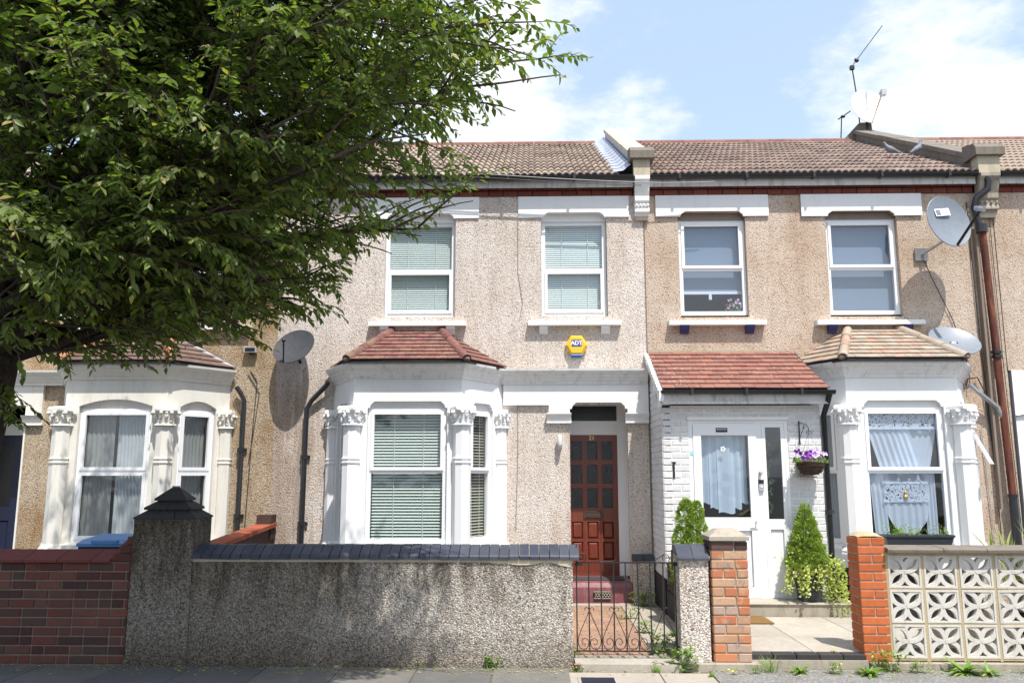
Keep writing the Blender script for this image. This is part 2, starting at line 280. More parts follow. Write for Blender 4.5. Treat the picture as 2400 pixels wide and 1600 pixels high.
# weave
m=NT('wicker',rough=.85,spec=.3); p=m.pos((1,1,1)); n=m.noise(m.pos((1,1,5)),28,4,.7); m.col(m.ramp(n,[(.35,(.03,.018,.014)),(.6,(.12,.075,.055)),(.8,(.2,.14,.1))])); m.bump(n,1.,.01); M['wicker']=m.m
m=NT('doormat',rough=1,spec=.1); n=m.noise(m.pos(),160,3,.8); m.col(m.ramp(n,[(.3,(.12,.065,.025)),(.6,(.30,.18,.075)),(.8,(.4,.26,.12))])); m.bump(n,1.,.01); M['doormat']=m.m
# ---------------------------------------------------------------- geometry helpers
WP={}
def wp(o): return WP[o.name] if o is not None else Vector((0,0,0))
def link(o,parent=None,world=Vector((0,0,0))):
    COL.objects.link(o); world=Vector(world); WP[o.name]=world
    if parent is not None: o.parent=parent
    o.location=world-wp(parent); return o
def thing(name,label,cat,loc=(0,0,0),group=None):
    o=bpy.data.objects.new(name,None); o.empty_display_size=.1; link(o,None,loc)
    if label: o['label']=label; o['category']=cat
    if group: o['group']=group
    return o
def tag(o,label=None,cat=None,group=None,kind=None):
    for k,v in (('label',label),('category',cat),('group',group),('kind',kind)):
        if v: o[k]=v
    return o
class MB:
    def __init__(s): s.v=[]; s.f=[]; s.m=[]
    def add(s,vs,fs,mi=0):
        k=len(s.v); s.v+= [tuple(x) for x in vs]; s.f+=[tuple(i+k for i in f) for f in fs]; s.m+=[mi]*len(fs)
    def box(s,x0,x1,y0,y1,z0,z1,mi=0,fn=None):
        vs=[(x,y,z) for x in (x0,x1) for y in (y0,y1) for z in (z0,z1)]
        if fn: vs=[fn(*q) for q in vs]
        s.add(vs,[(0,1,3,2),(4,6,7,5),(0,4,5,1),(2,3,7,6),(0,2,6,4),(1,5,7,3)],mi)
    def poly(s,pts,d0,d1,fn,mi=0):       # pts in (s,z), extruded along d, mapped by fn(s,z,d)
        n=len(pts); vs=[fn(a,b,d0) for a,b in pts]+[fn(a,b,d1) for a,b in pts]
        s.add(vs,[tuple(range(n))[::-1],tuple(range(n,2*n))]+[(i,(i+1)%n,(i+1)%n+n,i+n) for i in range(n)],mi)
    def tube(s,pts,r,n=8,mi=0,cap=True):
        pts=[Vector(p) for p in pts]; rr=r if isinstance(r,(list,tuple)) else [r]*len(pts); vs=[]; up=None
        for i,p in enumerate(pts):
            t=(pts[min(i+1,len(pts)-1)]-pts[max(i-1,0)])
            t=t.normalized() if t.length>1e-9 else Vector((0,0,1))
            if up is None: up=t.orthogonal().normalized()
            else:
                up=up-t*up.dot(t); up=up.normalized() if up.length>1e-6 else t.orthogonal().normalized()
            w=t.cross(up)
            for k in range(n):
                a=2*math.pi*k/n; vs.append(p+(up*math.cos(a)+w*math.sin(a))*rr[i])
        fs=[(i*n+k,i*n+(k+1)%n,(i+1)*n+(k+1)%n,(i+1)*n+k) for i in range(len(pts)-1) for k in range(n)]
        if cap: fs+=[tuple(range(n))[::-1],tuple(range((len(pts)-1)*n,len(pts)*n))]
        s.add(vs,fs,mi)
    def lathe(s,prof,c,n=16,mi=0,sx=1,sy=1,fn=None,rot=0):      # prof [(r,z)], around vertical through c
        vs=[]
        for r,z in prof:
            for k in range(n):
                a=2*math.pi*(k+.5)/n+rot; q=(c[0]+r*sx*math.cos(a),c[1]+r*sy*math.sin(a),c[2]+z); vs.append(fn(*q) if fn else q)
        fs=[(i*n+k,i*n+(k+1)%n,(i+1)*n+(k+1)%n,(i+1)*n+k) for i in range(len(prof)-1) for k in range(n)]
        fs+=[tuple(range(n))[::-1],tuple(range((len(prof)-1)*n,len(prof)*n))]
        s.add(vs,fs,mi)
    def blob(s,c,r,n=6,mi=0,j=0):
        rx,ry,rz=r if isinstance(r,tuple) else (r,r,r); vs=[(c[0],c[1],c[2]+rz)]
        for a in (1,2,3):
            t=math.pi*a/4
            for k in range(n):
                p=2*math.pi*k/n; q=1+random.uniform(-j,j); vs.append((c[0]+rx*q*math.sin(t)*math.cos(p),c[1]+ry*q*math.sin(t)*math.sin(p),c[2]+rz*q*math.cos(t)))
        vs.append((c[0],c[1],c[2]-rz)); L=len(vs)-1
        fs=[(0,1+k,1+(k+1)%n) for k in range(n)]+[(1+a*n+k,1+(a+1)*n+k,1+(a+1)*n+(k+1)%n,1+a*n+(k+1)%n) for a in (0,1) for k in range(n)]+[(L,1+2*n+(k+1)%n,1+2*n+k) for k in range(n)]
        s.add(vs,fs,mi)
    def mesh(s,name,mats,off=(0,0,0),smooth=False):
        me=bpy.data.meshes.new(name); o=Vector(off)
        me.from_pydata([Vector(v)-o for v in s.v],[],s.f)
        for m in mats: me.materials.append(M[m])
        if len(mats)>1: me.polygons.foreach_set('material_index',s.m)
        if smooth: me.polygons.foreach_set('use_smooth',[True]*len(me.polygons))
        me.update(); return me
    def build(s,name,mats,parent=None,smooth=False,kind=None,label=None,angle=None):
        if isinstance(mats,str): mats=[mats]
        a=np.array(s.v); c=Vector(((a[:,0].min()+a[:,0].max())/2,(a[:,1].min()+a[:,1].max())/2,a[:,2].min()))
        me=s.mesh(name,mats,c,smooth)
        if angle:
            me.polygons.foreach_set('use_smooth',[True]*len(me.polygons)); me.set_sharp_from_angle(angle=R(angle))
        o=bpy.data.objects.new(name,me); link(o,parent,c)
        if kind: o['kind']=kind
        if label: o['label']=label
        return o
def inst(name,me,parent,world,rot=(0,0,0),scale=(1,1,1)):
    o=bpy.data.objects.new(name,me); link(o,parent,world); o.rotation_euler=rot; o.scale=scale; return o
class Fr:                                 # a frame on a facade: s along it, z up, d into it
    def __init__(s,x,y,a=0.): s.x,s.y,s.a=x,y,a; s.c,s.n=math.cos(a),math.sin(a)
    def __call__(s,u,z,d): return (s.x+u*s.c-d*s.n, s.y+u*s.n+d*s.c, z)
F0=Fr(0,0)
def fbox(mb,fr,s0,s1,z0,z1,d0,d1,mi=0): mb.box(s0,s1,z0,z1,d0,d1,mi,fn=fr)
def panel(mb,fr,s0,s1,z0,z1,holes,depth,mi=0,rmi=0,d=0.):
    # sheet with openings and their reveals; hole=(a,b,c,d[,top polyline])
    hs=[]
    for h in holes:
        a,b,c,t=h[:4]; top=h[4] if len(h)>4 else [(a,t),(b,t)]
        hs.append((a,b,c,max(q[1] for q in top),top))
    xs=sorted({s0,s1,*[h[0] for h in hs],*[h[1] for h in hs]}); zs=sorted({z0,z1,*[h[2] for h in hs],*[h[3] for h in hs]})
    for i in range(len(xs)-1):
        for k in range(len(zs)-1):
            cx,cz=(xs[i]+xs[i+1])/2,(zs[k]+zs[k+1])/2
            if any(h[0]<cx<h[1] and h[2]<cz<h[3] for h in hs): continue
            mb.add([fr(xs[i],zs[k],d),fr(xs[i+1],zs[k],d),fr(xs[i+1],zs[k+1],d),fr(xs[i],zs[k+1],d)],[(0,1,2,3)],mi)
    for a,b,c,t,top in hs:
        for (sa,za),(sb,zb) in zip(top,top[1:]):
            if sb-sa>1e-6 and (za<t-1e-6 or zb<t-1e-6): mb.add([fr(sa,za,d),fr(sb,zb,d),fr(sb,t,d),fr(sa,t,d)],[(0,1,2,3)],mi)
        loop=[(a,c),*top,(b,c)]
        for (p,q) in zip(loop,loop[1:]+loop[:1]):
            mb.add([fr(*p,d),fr(*q,d),fr(*q,depth),fr(*p,depth)],[(0,1,2,3)],rmi)
def notch(a,b,z,dx=.07,dz=.075):
    return [(a,z),(a+.03,z),(a+.04,z+dz*.45),(a+dx+.03,z+dz),(b-dx-.03,z+dz),(b-.04,z+dz*.45),(b-.03,z),(b,z)]
def arch(a,b,z,rise=.09,n=10):
    return [(a,z)]+[(a+(b-a)*i/n,z+.03+(rise-.03)*(1-(2*i/n-1)**2)) for i in range(n+1)]+[(b,z)]
def sweep(mb,path,prof,mi=0,z0=0,caps=True):  # path XY polyline, outside is to the right hand of travel
    P=[Vector((p[0],p[1],0)) for p in path]; off=[]
    for i in range(len(P)):
        t1=(P[i]-P[i-1]).normalized() if i>0 else (P[1]-P[0]).normalized()
        t2=(P[i+1]-P[i]).normalized() if i<len(P)-1 else t1
        n1=Vector((t1.y,-t1.x,0)); n2=Vector((t2.y,-t2.x,0)); b=(n1+n2).normalized(); off.append(b/max(.3,b.dot(n1)))
    vs=[]; k=len(prof)
    for p,o in zip(P,off):
        for out,z in prof: q=p+o*out; vs.append((q.x,q.y,z0+z))
    fs=[(i*k+j,i*k+(j+1)%k,(i+1)*k+(j+1)%k,(i+1)*k+j) for i in range(len(P)-1) for j in range(k)]
    if caps: fs+=[tuple(range(k)),tuple(range((len(P)-1)*k,len(P)*k))[::-1]]
    mb.add(vs,fs,mi)
CORN=[(0,0),(.02,0),(.022,.03),(.038,.045),(.065,.09),(.075,.10),(.082,.125),(.105,.14),(.13,.175),(.135,.205),(0,.205)]
# ---- brickwork
def brick_mesh(L,H,D,mat,c=.006,wob=0):
    vs=[]
    for (x,z) in ((-L/2,0),(L/2,0),(L/2,H),(-L/2,H)): vs.append((x,D,z))
    for (x,z) in ((-L/2,0),(L/2,0),(L/2,H),(-L/2,H)): vs.append((x,c,z))
    for (x,z) in ((-L/2+c,c),(L/2-c,c),(L/2-c,H-c),(-L/2+c,H-c)): vs.append((x,random.uniform(-wob,wob),z))
    mb=MB(); fs=[(8,9,10,11)]+[(4+i,4+(i+1)%4,8+(i+1)%4,8+i) for i in range(4)]+[(i,(i+1)%4,4+(i+1)%4,4+i) for i in range(4)]
    mb.add(vs,fs); return mb.mesh('brick',[mat])
BM={}
def get_brick(L,H,D,mat):
    k=(round(L,3),round(H,3),D,mat)
    if k not in BM: BM[k]=brick_mesh(L,H,D,mat,wob=.0015)
    return BM[k]
def lay(parent,fr,s0,s1,z0,z1,bl,bh,j,mat,D=.05,d=0,name='brick',bond=.5,skip=None,proud=.004,start=0,mixed=False):
    n=max(1,round((z1-z0)/(bh+j))); ch=(z1-z0)/n; out=[]
    for r in range(n):
        off=((r+start)%2)*bond*(bl+j); s=s0-off; z=z0+r*ch
        while s<s1-.01:
            cl=bl if not mixed or random.random()<.68 else (bl-j)/2
            a=max(s,s0); b=min(s+cl,s1)
            if b-a>.025 and not (skip and skip(a,b,z,z+ch-j)):
                me=get_brick(b-a,ch-j,D,mat); p=fr((a+b)/2,z+j/2,d-random.uniform(0,proud))
                o=inst(name,me,parent,p,(random.uniform(-.008,.008),random.uniform(-.004,.004),fr.a+random.uniform(-.008,.008))); out.append(o)
            s+=cl+j
    return out
# ---- roof tiles on an arbitrary planar slope
def clip(poly,a,b,c):   # keep a*x+b*y<=c
    out=[]
    for i in range(len(poly)):
        p,q=poly[i],poly[(i+1)%len(poly)]; fp=a*p[0]+b*p[1]-c; fq=a*q[0]+b*q[1]-c
        if fp<=0: out.append(p)
        if fp*fq<0: t=fp/(fp-fq); out.append((p[0]+(q[0]-p[0])*t,p[1]+(q[1]-p[1])*t))
    return out
def tile_slope(parent,P3,tw,gauge,th,mats,name='tile',wig=.0015,bond=.5):
    P3=[Vector(p) for p in P3]; o=P3[0]; u=(P3[1]-P3[0]).normalized(); nrm=u.cross(P3[2]-P3[0]).normalized()
    if nrm.z<0: nrm=-nrm
    v=nrm.cross(u).normalized()
    if v.z<0: v=-v
    pl=[((p-o).dot(u),(p-o).dot(v)) for p in P3]
    area=sum(pl[i][0]*pl[(i+1)%len(pl)][1]-pl[(i+1)%len(pl)][0]*pl[i][1] for i in range(len(pl)))
    if area<0: pl=pl[::-1]
    umin=min(p[0] for p in pl); umax=max(p[0] for p in pl); vmax=max(p[1] for p in pl)
    rows=max(1,round(vmax/gauge)); g=vmax/rows
    for r in range(rows):
        x=umin-(r%2)*bond*tw-random.uniform(0,.01)
        while x<umax:
            q=[(x+.002,r*g),(x+tw-.002,r*g),(x+tw-.002,(r+1)*g),(x+.002,(r+1)*g)]
            for i in range(len(pl)):
                a,b=pl[i],pl[(i+1)%len(pl)]; nx,ny=(b[1]-a[1]),-(b[0]-a[0]); q=clip(q,nx,ny,nx*a[0]+ny*a[1])
                if len(q)<3: break
            x+=tw
            if len(q)<3 or max(p[0] for p in q)-min(p[0] for p in q)<.02: continue
            jz=random.uniform(0,wig); dv=random.uniform(-.004,.004)
            top=[];bot=[]
            for a,b in q:
                h=th*(1-(b-r*g)/g)*.95+.004+jz; bb=b+dv*(1-(b-r*g)/g)
                top.append(o+u*a+v*bb+nrm*(h+th*.55)); bot.append(o+u*a+v*bb+nrm*(h-th*.3))
            n=len(q); mb=MB(); mb.add(top+bot,[tuple(range(n)),tuple(range(n,2*n))[::-1]]+[(i,i+n,(i+1)%n+n,(i+1)%n) for i in range(n)])
            mb.build(name,mats if isinstance(mats,str) else random.choice(mats),parent)
def half_tube(mb,a,b,r,n=7,nrm=Vector((0,0,1)),th=.018,mi=0,r2=None):
    a,b=Vector(a),Vector(b); t=(b-a).normalized(); w=t.cross(nrm).normalized(); k=w.cross(t).normalized(); vs=[]
    for p,rr in ((a,r),(b,r2 or r)):
        for q in (rr,rr-th):
            for i in range(n):
                an=math.pi*i/(n-1); vs.append(p+w*q*math.cos(an)+k*q*math.sin(an))
    fs=[]
    for i in range(n-1):
        fs+=[(i,i+1,2*n+i+1,2*n+i),(n+i,3*n+i,3*n+i+1,n+i+1),(i,n+i,n+i+1,i+1),(2*n+i,2*n+i+1,3*n+i+1,3*n+i)]
    mb.add(vs,fs,mi)
def hip_tiles(parent,a,b,r,n,mat,name='ridge_tile'):
    a,b=Vector(a),Vector(b)
    for i in range(n):
        mb=MB(); p=a.lerp(b,i/n-(.012 if i else 0)); q=a.lerp(b,(i+1)/n); half_tube(mb,p,q,r*1.06,nrm=Vector((0,0,1)),r2=r*.95); mb.build(name,mat,parent,angle=40)
# ---- windows
def pane(mb,fr,s0,s1,z0,z1,d): mb.add([fr(s0,z0,d),fr(s1,z0,d),fr(s1,z1,d),fr(s0,z1,d)],[(0,1,2,3)])
def window(fr,s0,s1,z0,z1,zt,d,parent,pane_parent=None,glassm='glass',name='window',low_sash=True,up_sash=False,fw=.058,mat='upvc'):
    mb=MB(); D=d+.06
    def ring(a,b,c,e,w,d0,d1):
        fbox(mb,fr,a,b,c,c+w,d0,d1); fbox(mb,fr,a,b,e-w,e,d0,d1); fbox(mb,fr,a,a+w,c+w,e-w,d0,d1); fbox(mb,fr,b-w,b,c+w,e-w,d0,d1)
    ring(s0,s1,z0,z1,fw,d,D); fbox(mb,fr,s0+fw,s1-fw,zt-.025,zt+.025,d+.004,D)
    def bead(a,b,c,e,on):
        if on: ring(a-.012,b+.012,c-.012,e+.012,.042,d-.016,d+.02)
    bead(s0+fw,s1-fw,z0+fw,zt-.025,low_sash); bead(s0+fw,s1-fw,zt+.025,z1-fw,up_sash)
    w=mb.build(name,mat,parent); pp=pane_parent or w; gaps=[(z0+fw,zt-.025,low_sash),(zt+.025,z1-fw,up_sash)]
    for c,e,on in gaps:
        k=.030 if on else 0; g=MB(); pane(g,fr,s0+fw+k,s1-fw-k,c+k,e-k,d+.025); g.build('pane',glassm,pp)
    return w
def room(fr,s0,s1,z0,z1,d0,d1,parent,mat='dark_room'):
    mb=MB(); f=lambda s,z,d:fr(s,z,d); c=[f(s,z,d) for d in (d0,d1) for z in (z0,z1) for s in (s0,s1)]
    mb.add(c,[(4,5,7,6),(0,4,6,2),(1,3,7,5),(0,1,5,4),(2,6,7,3)]); return mb.build('room',mat,parent)
def blind(fr,s0,s1,z0,z1,d,pitch,tilt,mat,label,w=.042):
    t=thing('venetian_blind',label,'blind',fr((s0+s1)/2,z1,d),group='venetian blinds behind the windows')
    mb=MB(); fbox(mb,fr,s0,s1,z1-.03,z1,d-.02,d+.02); mb.build('head_rail',mat,t)
    L=s1-s0; ct,st=math.cos(tilt)*w/2,math.sin(tilt)*w/2; mb=MB()
    prof=[(-ct,-st),(-.002,.004),(ct,st)]; vs=[(x,y,z+h) for x in (-L/2,L/2) for h in (0,-.0012) for y,z in prof]
    mb.add(vs,[(0,1,7,6),(1,2,8,7),(3,9,10,4),(4,10,11,5),(0,6,9,3),(2,5,11,8),(0,3,4,1),(1,4,5,2),(6,7,10,9),(7,8,11,10)])
    me=mb.mesh('slat',[mat]); z=z1-.045
    while z>z0:
        inst('slat',me,t,fr((s0+s1)/2,z,d),(random.uniform(-.03,.03),0,fr.a)); z-=pitch
    c=MB()
    for k in (.3,.72): fbox(c,fr,s0+L*k,s0+L*k+.008,z0,z1,d-w/2-.002,d-w/2-.0005)
    c.build('ladder_tape',mat,t); return t
def curtain(fr,s0,s1,z0,z1,d,waves,amp,mat,label,cat='curtain',hem=None,lean=0,name='curtain',group=None,top=None):
    n=waves*8; mb=MB(); rows=8; vs=[]
    ph=random.uniform(0,6)
    for r in range(rows+1):
        for i in range(n+1):
            t=i/n; s=s0+(s1-s0)*t; zb=hem(t) if hem else z0; zt=top(t) if top else z1; z=zb+(zt-zb)*r/rows
            a=math.sin(t*waves*2*math.pi+ph+.4*math.sin(t*9))*amp*(1.1-.4*r/rows); vs.append(fr(s+lean*(1-r/rows),z,d+a))
    mb.add(vs,[(r*(n+1)+i,r*(n+1)+i+1,(r+1)*(n+1)+i+1,(r+1)*(n+1)+i) for r in range(rows) for i in range(n)])
    o=mb.build(name,mat,None,smooth=True); tag(o,label,cat,group); return o
# ---- column of a bay: shaft, moulded base and carved capital
def column(parent,x,y,z0,z1,r,paintm,ang=0,sc=1.,band=1.92):
    b=MB(); n=8
    b.lathe([(r*1.5,0),(r*1.5,.16*sc),(r*1.42,.18),(r*1.42,.2),(r*1.12,.235),(r,.26),(r,.27)],(x,y,z0),n,rot=ang); b.build('column_base',paintm,parent)
    s=MB(); s.lathe([(r,z0+.27),(r,band-.02),(r*1.1,band-.015),(r*1.1,band+.0),(r*1.02,band+.004),(r*1.02,band+.03),(r*1.1,band+.035),(r*1.1,band+.05),(r*.98,band+.055),(r*.95,z1-.26)],(x,y,0),n,rot=ang); s.build('column_shaft',paintm,parent)
    c=MB(); zc=z1-.26
    c.lathe([(r*1.12,0),(r*1.25,.012),(r*1.12,.03),(r*.98,.035),(r*1.02,.1),(r*1.2,.17),(r*1.35,.2)],(x,y,zc),16)
    c.lathe([(r*1.62,.2),(r*1.66,.22),(r*1.62,.24),(r*1.5,.26)],(x,y,zc),4,rot=ang)
    for k in range(12):
        a=2*math.pi*k/12+ang; up=k%2
        cx,cy=x+math.cos(a)*r*(1.12+.12*up),y+math.sin(a)*r*(1.12+.12*up)
        c.blob((cx,cy,zc+.07+.065*up),(r*.2,r*.2,.035+.012*up),6,j=.15); c.blob((cx+math.cos(a)*r*.13,cy+math.sin(a)*r*.13,zc+.1+.07*up),(r*.15,r*.15,.014),5,j=.1)
    for k in range(8):
        a=2*math.pi*(k+.5)/8+ang
        c.blob((x+math.cos(a)*r*1.45,y+math.sin(a)*r*1.45,zc+.172),(r*.22,r*.22,.03),7,j=.08)
        c.blob((x+math.cos(a)*r*1.62,y+math.sin(a)*r*1.62,zc+.168),(r*.1,r*.1,.014),6)
    c.build('capital',paintm,parent,angle=50)
def text(body,size,loc,mat,parent,rot=(R(90),0,0),ext=.002,name='lettering',bold=0):
    cu=bpy.data.curves.new(name,'FONT'); cu.body=body; cu.size=size; cu.extrude=ext; cu.align_x='CENTER'; cu.align_y='CENTER'; cu.offset=bold
    t=bpy.data.objects.new('tmp',cu); COL.objects.link(t); dg=bpy.context.evaluated_depsgraph_get(); me=bpy.data.meshes.new_from_object(t.evaluated_get(dg)); bpy.data.objects.remove(t)
    me.materials.clear(); me.materials.append(M[mat]); o=bpy.data.objects.new(name,me); link(o,parent,loc); o.rotation_euler=rot; return o
# ---- leaves: (N,4,4) transforms -> one mesh
LV=np.array([[0,0,0],[.46,0,-.05],[1,0,-.13],[.42,.24,.03],[.42,-.24,.03],[.76,.15,-.03],[.76,-.15,-.03]])
LF=[(0,1,3),(3,1,5),(1,2,5),(0,4,1),(4,6,1),(1,6,2)]
def rotmats(d,roll,rs=rng):
    d=d/np.linalg.norm(d,axis=1,keepdims=True); up=np.tile([0,0,1.],(len(d),1)); s=np.cross(up,d); nn=np.linalg.norm(s,axis=1,keepdims=True); s=np.where(nn<1e-4,[1,0,0],s/np.maximum(nn,1e-4))
    u=np.cross(d,s); c,sn=np.cos(roll)[:,None],np.sin(roll)[:,None]; s2=s*c+u*sn; u2=-s*sn+u*c; return np.stack([d,s2,u2],axis=2)
def leaves(name,pos,dirs,size,roll,tint,mat,parent,kind='stuff',wid=1.,lv=LV,lf=LF,origin=None):
    Rm=rotmats(dirs,roll); n=len(pos); v=lv*np.array([1,wid,1]); V=np.einsum('nij,kj->nki',Rm,v)*size[:,None,None]+pos[:,None,:]
    k=len(lv); o=Vector(origin) if origin is not None else Vector(V.reshape(-1,3).mean(0)); V=V.reshape(-1,3)-np.array(o)
    f=(np.array(lf)[None]+np.arange(n)[:,None,None]*k).reshape(-1,3)
    me=bpy.data.meshes.new(name); me.vertices.add(len(V)); me.vertices.foreach_set('co',V.ravel()); me.loops.add(f.size); me.loops.foreach_set('vertex_index',f.ravel().astype(np.int32))
    me.polygons.add(len(f)); me.polygons.foreach_set('loop_start',np.arange(0,f.size,3,dtype=np.int32)); me.polygons.foreach_set('loop_total',np.full(len(f),3,dtype=np.int32)); me.update(calc_edges=True)
    at=me.attributes.new('tint','FLOAT','POINT'); at.data.foreach_set('value',np.repeat(tint,k).astype(np.float32)); me.polygons.foreach_set('use_smooth',[True]*len(f)); me.materials.append(M[mat])
    ob=bpy.data.objects.new(name,me); link(ob,parent,o)
    if kind: ob['kind']=kind
    return ob
# ---------------------------------------------------------------- ground, road, pavement
def struct(name,loc=(0,0,0)):
    o=bpy.data.objects.new(name,None); link(o,None,loc); o['kind']='structure'; return o
mb=MB(); mb.add([(-400,-400,-.13),(400,-400,-.13),(400,400,-.13),(-400,400,-.13)],[(0,1,2,3)]); mb.build('road','asphalt',kind='structure')
pv=struct('pavement',(0,-4.9,0))
mb=MB(); mb.box(-14,14,-6.35,-3.46,-.129,-.014); mb.build('pavement_bed','grit',pv)
mb=MB()
x=-14
while x<14: mb.box(x+.004,x+.90,-6.5,-6.352,-.128,.0); x+=.91
mb.build('kerb_stone','slab_concrete',pv,kind='stuff')
def slab(x0,x1,y0,y1,mat,z1=0.,parent=pv,name='slab',th=.05):
    b=MB(); c=.006; b.box(x0+.004,x1-.004,y0+.004,y1-.004,z1-th,z1-c); 
    vs=[(x,y,z) for (i,z) in ((.004,z1-c),(.004+c,z1)) for x,y in ((x0+i,y0+i),(x1-i,y0+i),(x1-i,y1-i),(x0+i,y1-i))]
    b.add(vs,[(4,5,6,7)]+[(k,(k+1)%4,4+(k+1)%4,4+k) for k in range(4)])
    o=b.build(name,mat,parent); o.rotation_euler=(random.uniform(-.003,.003),random.uniform(-.003,.003),0); return o
for r in range(4):
    y1=-3.52-.7*r; x=-5.98
    while x<.2: slab(x,x+.70,y1-.70,y1,'slab_concrete'); x+=.70
for x0,x1 in ((.30,1.12),(1.12,1.58)):
    for r in range(3): slab(x0,x1,-3.68-.8*(r+1),-3.68-.8*r,'slab_pale')
mb=MB(); mb.box(1.59,9,-6.34,-3.5,-.05,-.004); mb.build('tarmac_patch','asphalt_pale',pv)
mb=MB(); mb.box(-12,-5.99,-6.34,-3.5,-.05,-.004); mb.build('tarmac_patch','asphalt_pale',pv)
# small drain cover in the pale slab
t=thing('drain_cover','small dark metal drain cover set in pale slab outside the gate','drain cover',(.545,-3.98,0))
mb=MB(); mb.box(.40,.69,-4.1,-3.90,.001,.008); mb.build('cover_plate','bin_navy',t)
mb=MB()
for a in ((.375,.40,-4.12,-3.875),(.69,.715,-4.12,-3.875),(.40,.69,-3.90,-3.875)): mb.box(a[0],a[1],a[2],a[3],.001,.010)
mb.build('frame','slab_pale',t)
# garden floors behind the walls
gf=struct('garden_ground',(0,-1.6,0))
mb=MB(); mb.box(-9,.38,-3.27,8,-.1,.055); mb.box(1.99,12,-3.38,8,-.1,.0); mb.box(.38,1.99,-.06,8,-.1,.055); mb.build('soil_bed','soil',gf)
mb=MB(); mb.box(1.13,1.99,-3.29,-.06,-.1,.075); mb.build('cement_strip','stone_cap',gf)
gp=struct('garden_path',(.8,-1.7,.07))
mb=MB(); mb.box(.381,1.129,-3.29,-.062,-.1,.062); mb.build('mortar_bed','mortar_dark',gp)
pm=[get_brick(.196,.036,.094,'paver')]
y=-3.24; r=0
def paver_mesh():
    b=MB(); c=.004; L,Wd,H=.098,.047,.05
    vs=[(sx*(L-i),sy*(Wd-i),z) for (i,z) in ((0,0),(0,H-c),(c,H)) for sx,sy in ((-1,-1),(1,-1),(1,1),(-1,1))]
    b.add(vs,[(8,9,10,11)]+[(k+4*q,(k+1)%4+4*q,(k+1)%4+4*(q+1),k+4*(q+1)) for q in (0,1) for k in range(4)]); return b.mesh('brick',['paver'])
pvm=paver_mesh()
while y<-.34:
    x=.40-(.10 if r%2 else 0)
    while x<1.10:
        a=max(x,.385); b=min(x+.2,1.125)
        if b-a>.05: inst('brick',pvm,gp,((a+b)/2,y+.05,.025+random.uniform(-.002,.002)),(0,0,random.uniform(-.01,.01)),((b-a)/.2,1,1))
        x+=.2
    y+=.1; r+=1
slab(.385,1.5,-.34,-.18,'slab_pale',.085,gp,'edging_stone'); 
# ---------------------------------------------------------------- house shells
EZ=5.99
def roof_z(y): return EZ+(y+.16)*.525
def roll_tile(mat):
    L,Wd=.43,.296; n=12; vs=[]
    for (y,lift) in ((0,.026),(L,.0)):
        for i in range(n+1):
            q=(i%4)/4; h=math.sin(math.pi*q)**1.0*.034; vs.append((i*Wd/n,y,h+lift))
    for i in range(n+1): q=(i%4)/4; vs.append((i*Wd/n,0,math.sin(math.pi*q)*.030+.006))
    mb=MB(); mb.add(vs,[(i,i+1,n+2+i,n+1+i) for i in range(n)]+[(2*n+2+i,2*n+3+i,i+1,i) for i in range(n)]+[(0,n+1,2*n+2),(n,3*n+2,2*n+1)])
    return mb.mesh('tile',[mat])
TM={k:roll_tile(k) for k in ('tile_roof','tile_roof_dark')}
SL=math.atan(.525)
def main_roof(house,x0,x1,mat,as_parts=True,ridge=True):
    mb=MB(); fn=lambda a,b,d:(d,a,b)
    mb.poly([(-.10,EZ-.0),(4.0,roof_z(4)-.03),(8.2,EZ-.03),(8.2,EZ-.2),(.05,EZ-.05)],x0,x1,fn); rf=mb.build('roof','tile_roof_dark',house)
    rows=12; g=(4.16/math.cos(SL))/rows; n=round((x1-x0)/.298); w=(x1-x0)/n
    me=TM[mat]; st=MB()
    for r in range(rows):
        for i in range(n):
            y=-.19+r*g*math.cos(SL); z=roof_z(y)+.0; x=x0+i*w
            if as_parts: inst('tile',me,rf,(x,y+random.uniform(-.004,.004),z+random.uniform(0,.004)),(SL,0,random.uniform(-.006,.006)),(w/.298,1,1))
            else:
                mt=Matrix.Translation((x,y,z))@Matrix.Rotation(SL,4,'X'); st.add([mt@v.co for v in me.vertices],[tuple(p.vertices) for p in me.polygons])
    if not as_parts: st.build('tile',mat,rf,kind='stuff')
    if ridge:
        k=round((x1-x0)/.42)
        for i in range(k):
            a=x0+(x1-x0)*i/k; b=x0+(x1-x0)*(i+1)/k-.008; mb=MB(); half_tube(mb,(a,4.03,roof_z(4)+.0),(b,4.03,roof_z(4)+.0+random.uniform(-.004,.004)),.10); mb.build('ridge_tile','tile_ridge_red',rf)
    return rf
def eaves(house,x0,x1):
    mb=MB(); mb.box(x0,x1,-.11,-.085,5.84,5.995); mb.build('fascia','fascia_paint',house)
    mb=MB(); mb.box(x0,x1,-.084,.0,5.925,5.935); mb.build('soffit','fascia_paint',house)
    mb=MB(); half_tube(mb,(x0,-.165,5.985),(x1,-.165,5.985),.056,nrm=Vector((0,0,-1)),th=.006,n=9)
    x=x0+.4
    while x<x1: mb.box(x,x+.035,-.226,-.10,5.925,5.995); x+=.95
    mb.build('gutter','black_plastic',house,angle=40)
    lay(house,F0,x0,x1,5.738,5.826,.205,.08,.008,'brick_eaves',.05,-.014)
    lay(house,F0,x0,x1,5.829,5.917,.105,.08,.008,'brick_eaves',.07,-.034,start=1)
